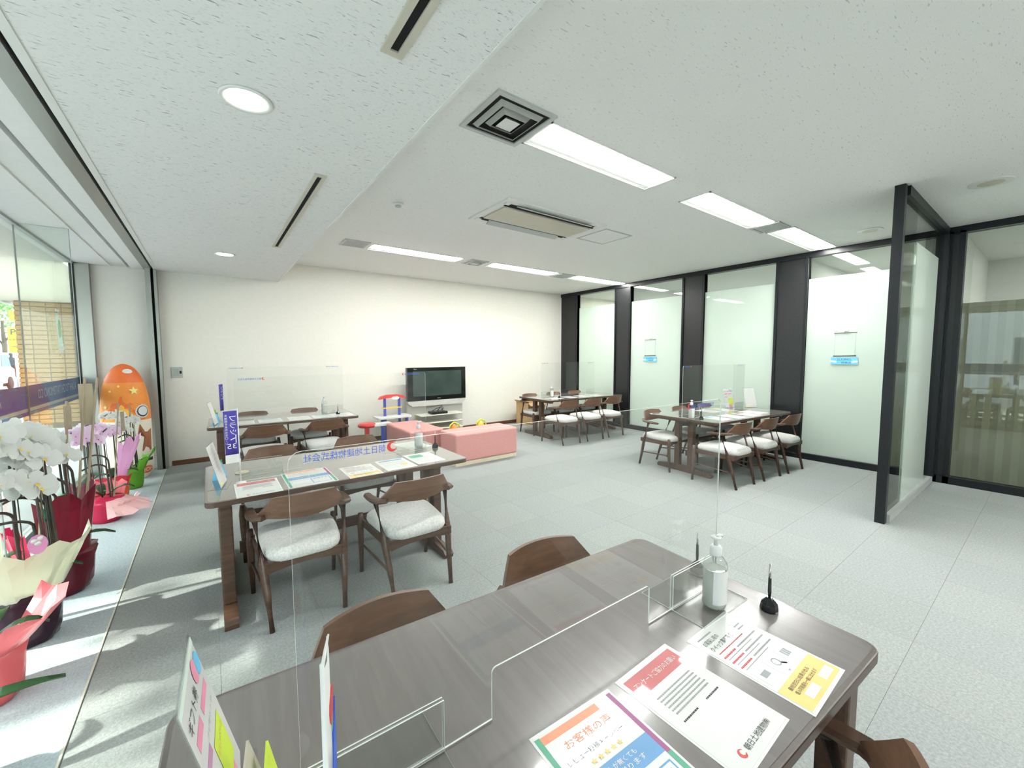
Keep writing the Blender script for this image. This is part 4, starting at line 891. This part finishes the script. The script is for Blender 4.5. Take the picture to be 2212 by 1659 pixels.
def arch(p, h, reach, drop, dx=0., n=14):
    """stem: up then arching over"""
    q = []
    for i in range(n+1):
        u_ = i/n
        if u_ < .45: v_ = u_/.45; q.append((p[0]+dx*.1*v_, p[1]-reach*.02*v_, p[2]+h*.85*v_))
        else:
            v_ = (u_-.45)/.55; a = PI*.62*v_; q.append((p[0]+dx*(.1+.9*(1-math.cos(a))/1.37), p[1]-reach*(1-math.cos(a))/1.37, p[2]+h*.85+h*.22*math.sin(a)-drop*max(0, v_-.6)))
    return q
def orchid(x, y_, label, stems, pot_h, pot_r, wrap, paper=None, bloom='petal_white', leaves=3, stake=None, clips=0, fs=.045, bare=()):
    t = thing('orchid_pot', label, 'plant', (x, y_, 0), 0, 'gift orchids in wrapped pots along the window')
    n = 24; rg = []
    for k, (r_, z) in enumerate(((.78, .003), (.86, pot_h*.2), (.95, pot_h*.5), (1.0, pot_h*.8), (1.08, pot_h))):
        rg.append([(pot_r*r_*(1+.035*math.sin(7*a_+k)+.03*math.sin(11*a_+2*k))*math.cos(a_), pot_r*r_*(1+.035*math.sin(7*a_+k))*math.sin(a_), z) for a_ in [2*PI*i/n for i in range(n)]])
    MB().loft(rg, cap=True).build('wrapped_pot', wrap, t)
    if paper:
        for (mat, r0_, h0, h1, a0, a1, fl) in paper:
            K = 12; vs = []
            for j, u_ in enumerate((0, .35, .7, 1.0)):
                for i in range(K+1):
                    a_ = R(a0+(a1-a0)*i/K); pk = 1+(.10*math.sin(i*1.9+j))*u_; r_ = (r0_+fl*u_)*(1+.05*math.sin(i*2.3)*u_)
                    vs.append((r_*math.cos(a_), r_*math.sin(a_), h0+(h1-h0)*u_*pk))
            mm = MB().add(vs, [(j*(K+1)+i, j*(K+1)+i+1, (j+1)*(K+1)+i+1, (j+1)*(K+1)+i) for j in range(3) for i in range(K)], 0, False)
            mm.build('wrapping_paper', mat, t)
    for k in range(leaves):
        a_ = R(k*360/leaves+35+x*50); L_2 = pot_r*1.5; m = MB(); vs = []
        for i in range(6):
            u_ = i/5; w_ = .032*math.sin(PI*min(1, u_*.92+.08))+.004; d = (math.cos(a_), math.sin(a_)); r_ = .02+L_2*u_; z = pot_h+.02+.08*math.sin(u_*2.4)
            vs += [(d[0]*r_-d[1]*w_, d[1]*r_+d[0]*w_, z+.006), (d[0]*r_, d[1]*r_, z-.004), (d[0]*r_+d[1]*w_, d[1]*r_-d[0]*w_, z+.006)]
        m.add(vs, [(3*i+j, 3*i+j+1, 3*i+j+4, 3*i+j+3) for i in range(5) for j in range(2)], 0, True); o = m.build('leaf', 'leaf_dark', t)
        o.modifiers.new('s', 'SOLIDIFY').thickness = .002
    for (dx, dy, h, reach, sx) in bare:
        MB().tube(arch((dx, dy, pot_h-.02), h, reach, .05, sx), .0075, 7).build('cane', 'orchid_stem', t)
    for (dx, dy, h, reach, sx) in stems:
        q = arch((dx, dy, pot_h-.02), h, reach, .05, sx)
        MB().tube(q, [.0062]*8+[.0055]*7, 6).build('stem', 'orchid_stem', t)
        w2 = [(p[0]+.012, p[1]+.01, p[2]+.006) for p in q[1:]]; MB().tube(w2, .0028, 5).build('wire', 'wire_stem', t)
        if clips > 0: clips -= 1; MB().tube([q[3], Vector(q[3]).lerp(Vector(q[4]), .6)], .014, 8).build('clip', 'tape_green', t); MB().tube([Vector(q[7]), Vector(q[8])], .013, 8).build('clip', 'tape_green', t)
        for i in range(8, len(q)):
            for s_ in (-1, 1):
                m = MB(); c = Vector(q[i])+Vector((s_*.035+random.uniform(-.01, .01), random.uniform(-.015, .015), -.02+random.uniform(-.012, .012)))
                petalflower(m, c, (.75+random.uniform(-.3, .3), -.65+random.uniform(-.3, .3), .1+random.uniform(-.2, .2)), fs*random.uniform(.85, 1.1)); m.build('bloom', [bloom, 'petal_throat' if bloom == 'petal_white' else 'magenta'], t)
    if stake:
        for (dx, dy, z0, z1, pw_, pz0, pz1) in stake:
            MB().tube([(dx*.45, dy*.45, z0), (dx, dy, z1)], [.007, .007], 4, sm=False).build('stake', 'stake_wood', t)
            if pw_: MB().box(dx-pw_/2, dx+pw_/2, dy-.007, dy-.003, pz0, pz1).build('name_board', 'stake_wood', t)
    return t
orchid(-.78, 6.44, 'white orchid in a bright green wrapped pot beside the orange display', [(-.03, 0, .66, .26, -.12), (.04, .03, .60, .24, -.06), (.0, -.03, .52, .22, -.18)], .24, .11, 'wrap_green', [('wrap_green', .11, .20, .36, -60, 60, .06), ('leaf_green', .10, .22, .44, -20, 20, .12)], stake=[(.02, .0, .2, .98, 0, 0, 0)], fs=.045, bare=[(.04, .02, .40, .12, -.12), (.06, .0, .34, .06, -.14)])
orchid(-.87, 6.02, 'pale orchid in an orange wrap with a tall lilac paper sheet', [(-.05, 0, .62, .26, -.12), (.02, .02, .56, .22, -.05)], .22, .12, 'wrap_orange', [('wrap_lilac', .08, .18, .66, -70, 40, .15), ('wrap_red', .12, .16, .28, 170, 330, .05)], bloom='petal_pink', stake=[(.10, -.02, .2, .95, .03, .74, .95)], fs=.045)
orchid(-.84, 5.30, 'orchid in a red wrap with pale rose paper spread on the floor', [(-.08, .0, .66, .30, -.06), (-.02, .03, .60, .26, -.14)], .22, .13, 'wrap_crimson', [('wrap_rose', .13, .22, .10, -80, 40, .20), ('wrap_rose', .14, .10, .20, -60, 30, .10), ('wrap_coral', .12, .16, .34, 20, 150, .05)], bloom='petal_pink', stake=[(.14, -.02, .2, 1.1, 0, 0, 0)], fs=.05, bare=[(.06, .0, .42, .14, -.18), (.04, .0, .34, .20, -.14)])
orchid(-.86, 3.86, 'white orchid in burgundy wrapping with a tall burgundy paper collar', [(.06, .05, .80, .30, -.22), (.08, .02, .70, .26, -.12), (-.05, .0, .62, .30, -.12)], .27, .185, 'wrap_burgundy', [('wrap_burgundy', .16, .26, .66, -100, 80, .05), ('wrap_crimson', .16, .22, .46, 150, 250, .05)], stake=[(.18, .10, .2, 1.40, .07, 1.08, 1.36), (.09, .08, .2, 1.25, .035, 1.06, 1.22), (.24, .10, .2, 1.40, 0, 0, 0)], fs=.062, clips=2, bare=[(.10, -.02, .52, .20, -.22), (.12, .03, .60, .10, -.20), (.04, .0, .44, .26, -.18)])
orchid(-.86, 3.29, 'large white orchid with cream paper around a dark plum pot', [(.10, .06, .86, .36, -.14), (.12, .02, .78, .32, -.20), (.0, .0, .80, .42, -.08), (.10, -.02, .62, .22, -.2)], .30, .145, 'wrap_plum', [('wrap_cream', .15, .28, .56, -125, 30, .12), ('wrap_cream', .13, .36, .72, 225, 262, .02)], stake=[(.10, .06, .2, 1.12, 0, 0, 0)], fs=.068, clips=1, bare=[(.12, .05, .50, .22, -.24), (.08, .0, .40, .30, -.22), (.14, .02, .58, .06, -.22), (.0, .0, .46, .34, -.10)])
orchid(-.88, 2.80, 'orchid in coral pink wrapping, nearest of the row, cut by the left edge', [(-.05, .0, .50, .25, -.1), (-.06, .02, .46, .22, -.1)], .24, .14, 'wrap_coral', [('wrap_coral', .13, .22, .40, -80, 60, .15), ('wrap_crimson', .10, .2, .30, 190, 320, .05)], leaves=4, fs=.06)
# large leaf plant at the left edge
lp = thing('potted_plant', 'dark green strap-leaved plant at the bottom left edge', 'plant', (-.90, 2.20, 0))
MB().lathe([(.10, 0), (.12, .10), (.125, .18), (.11, .18)], 20).build('pot', 'wrap_plum', lp)
for k, (a_, L_2, z0) in enumerate(((9, .37, .34), (-32, .27, .20), (80, .20, .30), (150, .25, .28), (230, .28, .25))):
    m = MB(); vs = []; d = (math.cos(R(a_)), math.sin(R(a_)))
    for i in range(8):
        u_ = i/7; w_ = .034*math.sin(PI*min(1, u_*.9+.08))+.003; r_ = .03+L_2*u_; z = .18+(z0-.18)*math.sin(min(1, u_*1.5)*PI/2)-.04*u_*u_
        vs += [(d[0]*r_-d[1]*w_, d[1]*r_+d[0]*w_, z+.008), (d[0]*r_, d[1]*r_, z-.004), (d[0]*r_+d[1]*w_, d[1]*r_-d[0]*w_, z+.008)]
    m.add(vs, [(3*i+j, 3*i+j+1, 3*i+j+4, 3*i+j+3) for i in range(7) for j in range(2)], 0, True); o = m.build('leaf', 'leaf_dark', lp); o.modifiers.new('s', 'SOLIDIFY').thickness = .002
# oval tag in the cream paper
tg = thing('gift_tag', 'oval purple and white gift tag tucked in the cream paper', 'tag', (-.735, 3.04, .60), 20)
MB().prism([(.035*math.cos(R(30*i)), .050*math.sin(R(30*i))) for i in range(12)], -.002, 0, plane='xz').build('card', 'wrap_lilac', tg)
for x, z in ((-.012, .02), (.010, .028), (.0, .005)): MB().lathe([(.012, 0), (.012, .001)], 10, (x, z, 0)).xf(Matrix.Rotation(R(90), 4, 'X')).xf(Matrix.Translation((0, -.0025, 0))).build('dot', 'paper', tg)
# hanging banner on the glass
hb = thing('hanging_banner', 'narrow pale green banner hanging from suction cups on the window glass', 'banner', (XG+.03, 6.43, 1.60), 90)
MB().add([(-.09, 0, .40), (.01, 0, .40), (.14, 0, .02), (-.06, 0, -.03)], [(0, 1, 2, 3)]).build('cloth', 'banner_cloth', hb)
MB().add([(-.066, -.002, .03), (.137, -.002, .09), (.14, -.002, .02), (-.06, -.002, -.03)], [(0, 1, 2, 3)]).build('hem', 'pale_green', hb)
MB().prism([(.01+.045*math.cos(R(30*i)), .24+.10*math.sin(R(30*i))) for i in range(12)], -.004, -.002, plane='xz').build('oval_print', 'leaf_green', hb)
for x in (-.06, .02): MB().lathe([(.018, 0), (.012, .008), (.004, .010)], 12, (x, .43, -.002)).xf(Matrix.Rotation(R(90), 4, 'X')).build('suction_cup', 'white_plastic', hb)

# ------------------------------------------------------------------ outside
struct(MB().box(-3.6, XG-.06, -8, 30, -.20, -.02).build('pavement', 'pavement'), 'pavement outside the window')
struct(MB().box(-30, -3.6, -20, 60, -.30, -.14).build('road', 'asphalt'), 'street beyond the pavement')
struct(MB().box(-3.35, XG-.1, -6, 14.2, ZL, ZL+.9).build('soffit_outside', 'ext_soffit'), 'beige canopy ceiling outside the window')
struct(MB().box(-3.45, -3.35, -6, 14.2, ZL-.03, ZL+1.2).build('canopy_edge', 'ext_wall'), 'canopy edge outside')
cl = thing('tiled_column', 'yellow brick-tiled column outside under the canopy', 'column', (-2.62, 13.3, 0))
MB().box(-.56, .56, -.28, .28, -.02, ZL).build('core', 'mortar', cl)
tm = MB().box(0, .207, -.012, 0, 0, .080).mesh('tile', 'brick_tile')
tms = MB().box(-.012, 0, 0, .126, 0, .080).mesh('tile', 'brick_tile')
cnt = 0
for j in range(26):
    for i in range(5):
        link('tile', tm, cl, (-.56+i*.2245, -.281, ZL-.1-j*.1))
        cnt += 1
    for i in range(3): link('tile', tms, cl, (-.561, -.28+i*.14, ZL-.1-j*.1))
nb = thing('notice_plate', 'white notice plate with two lines of writing on the tiled column', 'sign', (-2.55, 12.99, .86))
MB().box(-.34, .34, -.01, 0, -.085, .085).build('plate', 'paper', nb); text(nb, '自転車・バイクの', 'ink', frame((0, -.012, .035), (1, 0, 0), (0, 0, 1)), w=.5, h=.04); text(nb, '駐輪はご遠慮ください', 'ink', frame((0, -.012, -.035), (1, 0, 0), (0, 0, 1)), w=.56, h=.04)
ps = thing('parking_sign', 'tall yellow parking sign with a black letter P across the street', 'sign', (-6.67, 27.0, 0))
MB().tube([(0, 0, -.14), (0, 0, 2.9)], .04, 8).build('pole', 'grey_metal', ps); MB().box(-.17, .17, -.06, .06, 1.7, 2.78).build('board', 'sign_yellow', ps)
text(ps, 'P', 'ink', frame((0, -.07, 2.58), (1, 0, 0), (0, 0, 1)), h=.24); text(ps, '駐車場', 'ink', frame((0, -.07, 2.25), (1, 0, 0), (0, 0, 1)), w=.26); text(ps, '24時間', 'ink', frame((0, -.07, 1.95), (1, 0, 0), (0, 0, 1)), w=.26)
os_ = thing('shop_sign', 'orange and yellow hanging shop sign across the street', 'sign', (-6.25, 26.0, 0)); MB().tube([(0.45, 0, -.14), (.45, 0, 3.7)], .05, 8).build('pole', 'grey_metal', os_)
MB().box(-.25, .08, -.06, .06, 3.0, 3.42).build('board', 'sign_yellow', os_); MB().box(.08, .40, -.065, .065, 3.0, 3.42).build('board', 'sign_orange', os_)
def building(x0, x1, y0, y1, h, label, mat='ext_wall'):
    t = thing('office_building', label, 'building', ((x0+x1)/2, (y0+y1)/2, -.14)); a, b = (x1-x0)/2, (y1-y0)/2
    MB().box(-a, a, -b, b, 0, h).build('wall', mat, t); MB().box(-a-.1, a+.1, -b-.1, b+.1, h, h+.3).build('roof', 'grey_metal', t)
    for j in range(int(h//3)):
        k = int((2*b)//2.6)
        for i in range(k): MB().box(a, a+.04, -b+.6+i*2.6, -b+2.4+i*2.6, j*3+1, j*3+2.4).build('window', 'ext_window', t)
        for i in range(int((2*a)//2.6)): MB().box(-a+.6+i*2.6, -a+2.4+i*2.6, -b-.04, -b, j*3+1, j*3+2.4).build('window', 'ext_window', t)
building(-26, -16, -14, 4, 9, 'pale office building across the street, nearest one'); building(-26, -15.5, 5, 18, 12, 'pale office building across the street, middle one', 'ext_soffit'); building(-24, -15, 34, 46, 10, 'pale office building at the end of the street'); building(-10, -4, 44, 54, 13, 'tall pale office building behind the parking sign')
def tree(x, y_, h, r_, label, n=900):
    t = thing('street_tree', label, 'tree', (x, y_, -.14), 0, 'street trees'); MB().tube([(0, 0, 0), (.05, 0, h*.5), (0, .1, h*.8)], [.14, .11, .05], 8).build('trunk', 'bark', t)
    for k in range(4): a_ = k*1.7; MB().tube([(0, 0, h*.5), (r_*.4*math.cos(a_), r_*.4*math.sin(a_), h*.8)], [.05, .02], 6).build('branch', 'bark', t)
    m = MB()
    for i in range(n):
        u_ = random.gauss(0, .45), random.gauss(0, .45), random.gauss(0, .38); c = Vector((u_[0]*r_, u_[1]*r_, h+u_[2]*r_)); s_ = random.uniform(.06, .14)
        a_ = Vector((random.uniform(-1, 1), random.uniform(-1, 1), random.uniform(-1, 1))).normalized(); b_2 = a_.orthogonal().normalized()
        m.add([c-a_*s_, c+b_2*s_*.6, c+a_*s_, c-b_2*s_*.6], [(0, 1, 2, 3)])
    o = m.build('foliage', 'tree_leaf', t); o['kind'] = 'stuff'
tree(-5.4, 2.9, 4.6, 1.4, 'leafy street tree at the kerb outside the window', 420); tree(-5.5, 6.9, 4.2, 1.3, 'leafy street tree further along the kerb', 380); tree(-9.2, 35.5, 4.6, 1.6, 'leafy street tree behind the parking sign'); tree(-6.0, -.8, 4.4, 1.4, 'leafy street tree behind the viewer', 350)
# parked van
vn = thing('parked_van', 'white delivery van parked across the street', 'vehicle', (-8.9, 30.5, -.14), 0)
MB().prism([(-1.9, .35), (1.9, .35), (1.95, 1.0), (1.5, 1.15), (1.15, 1.85), (-1.85, 1.9), (-1.95, 1.2)], -.8, .8, plane='yz').build('body', 'car_white', vn)
MB().prism([(1.42, 1.18), (1.10, 1.75), (.3, 1.75), (.3, 1.18)], .8, .82, plane='yz').build('window', 'ext_window', vn); MB().box(-.7, .7, -1.97, -1.93, 1.2, 1.75).build('window', 'ext_window', vn)
for y_ in (-1.2, 1.2):
    for x in (-.82, .74): MB().lathe([(.001, 0), (.30, 0), (.33, .03), (.33, .10), (.001, .10)], 16).xf(Matrix.Rotation(R(90), 4, 'Y')).xf(Matrix.Translation((x, y_, .33))).build('wheel', 'rubber', vn)
# planter box
tag(MB().box(-3.3, -2.9, 14.4, 17, -.02, .5).build('planter', 'brick_tile'), 'low tiled planter beyond the column outside', 'planter')
# pedestrian: one continuous skinned body
def person(x, y_, rz, label):
    t = thing('person', label, 'person', (x, y_, -.02), rz)
    J = [((0, 0, .92), .13), ((0, 0, 1.15), .14), ((0, 0, 1.38), .15), ((0, 0, 1.50), .06), ((0, -.01, 1.60), .095), ((0, -.01, 1.70), .08),
         ((-.19, 0, 1.40), .06), ((-.24, .02, 1.15), .048), ((-.22, -.10, .95), .038), ((.19, 0, 1.40), .06), ((.24, .02, 1.15), .048), ((.22, -.10, .95), .038),
         ((-.09, 0, .85), .09), ((-.10, -.12, .48), .065), ((-.10, -.14, .08), .045), ((-.10, -.24, .03), .04), ((.09, 0, .85), .09), ((.10, .10, .48), .065), ((.10, .20, .10), .045), ((.10, .12, .03), .04)]
    Ed = [(0, 1), (1, 2), (2, 3), (3, 4), (4, 5), (2, 6), (6, 7), (7, 8), (2, 9), (9, 10), (10, 11), (0, 12), (12, 13), (13, 14), (14, 15), (0, 16), (16, 17), (17, 18), (18, 19)]
    me = bpy.data.meshes.new('body'); me.from_pydata([j[0] for j in J], Ed, []); me.materials.append(MATS['cloth_dark']); o = link('body', me, t)
    md = o.modifiers.new('skin', 'SKIN')
    for i, j in enumerate(J): me.skin_vertices[0].data[i].radius = (j[1], j[1])
    me.skin_vertices[0].data[0].use_root = True
    s_ = o.modifiers.new('sub', 'SUBSURF'); s_.levels = 1; s_.render_levels = 2
    MB().lathe([(.001, .125), (.06, .115), (.10, .06), (.105, .0), (.09, -.06)], 16, (0, .01, 1.68)).build('hair', 'ink', t)
    MB().lathe([(.001, -.10), (.05, -.08), (.075, -.03), (.08, .03), (.06, .08), (.001, .09)], 14, (0, -.035, 1.66)).build('face', 'skin', t)
def add_skin_person():
    try: person(-11.1, 44.0, 160, 'person in dark clothes walking on the street outside, seen through the window')
    except Exception as e: print('person failed', e)
add_skin_person()

# second-level parts: prints, lettering and small fittings belong to the part that carries them
SUB = {'acrylic_screen': {'lettering': 'sheet', 'logo': 'sheet'}, 'hand_sanitizer': {'spout': 'plunger', 'label_sheet': 'body', 'blue_print': 'body'},
       'brochure_stand': {'lettering': 'sheet', 'print_block': 'sheet'}, 'mini_flag': {'lettering': 'cloth', 'white_foot': 'cloth', 'blue_field': 'cloth', 'red_mark': 'cloth', 'green_mark': 'cloth'},
       'leaflet': {k: 'page' for k in ('lettering', 'print_block', 'small_print', 'logo', 'magnifier_print', 'card_print', 'people_print', 'step_panel', 'speech_panel', 'box_border', 'box_inner')},
       'television': {'lettering': 'screen_frame'}, 'hanging_sign': {'lettering': 'board', 'cloud': 'board'}, 'notice_plate': {'lettering': 'plate'}, 'parking_sign': {'lettering': 'board'},
       'egg_standee': {'chevron': 'top', 'star': 'top', 'word_patch': 'top', 'cap': 'top', 'magnifier': 'body', 'picture_block': 'body', 'word_oval': 'body', 'lettering': 'body'},
       'television_stand': {'bracket': 'shelf'}, 'orchid_pot': {'wire': 'stem'}, 'desk_pen': {'cap': 'barrel'}, 'dining_table': {'vinyl_mat': 'tabletop'}, 'access_hatch': {}, 'hanging_banner': {'oval_print': 'cloth', 'hem': 'cloth'}}
kids = {}
for o in bpy.data.objects:
    if o.parent: kids.setdefault(o.parent.name, []).append(o)
for root in [o for o in bpy.data.objects if o.parent is None]:
    mp = SUB.get(root.name.split('.')[0])
    if not mp: continue
    ks = kids.get(root.name, []); par = {}
    for k in ks: par.setdefault(k.name.split('.')[0], []).append(k)
    n = {}
    for k in ks:
        b = k.name.split('.')[0]
        if b in mp and mp[b] in par:
            L2 = par[mp[b]]; i = n.get(b, 0); n[b] = i+1
            k.parent = L2[min(len(L2)-1, i//2 if b == 'bracket' else i)] if mp[b] in ('stem', 'shelf') else L2[0]
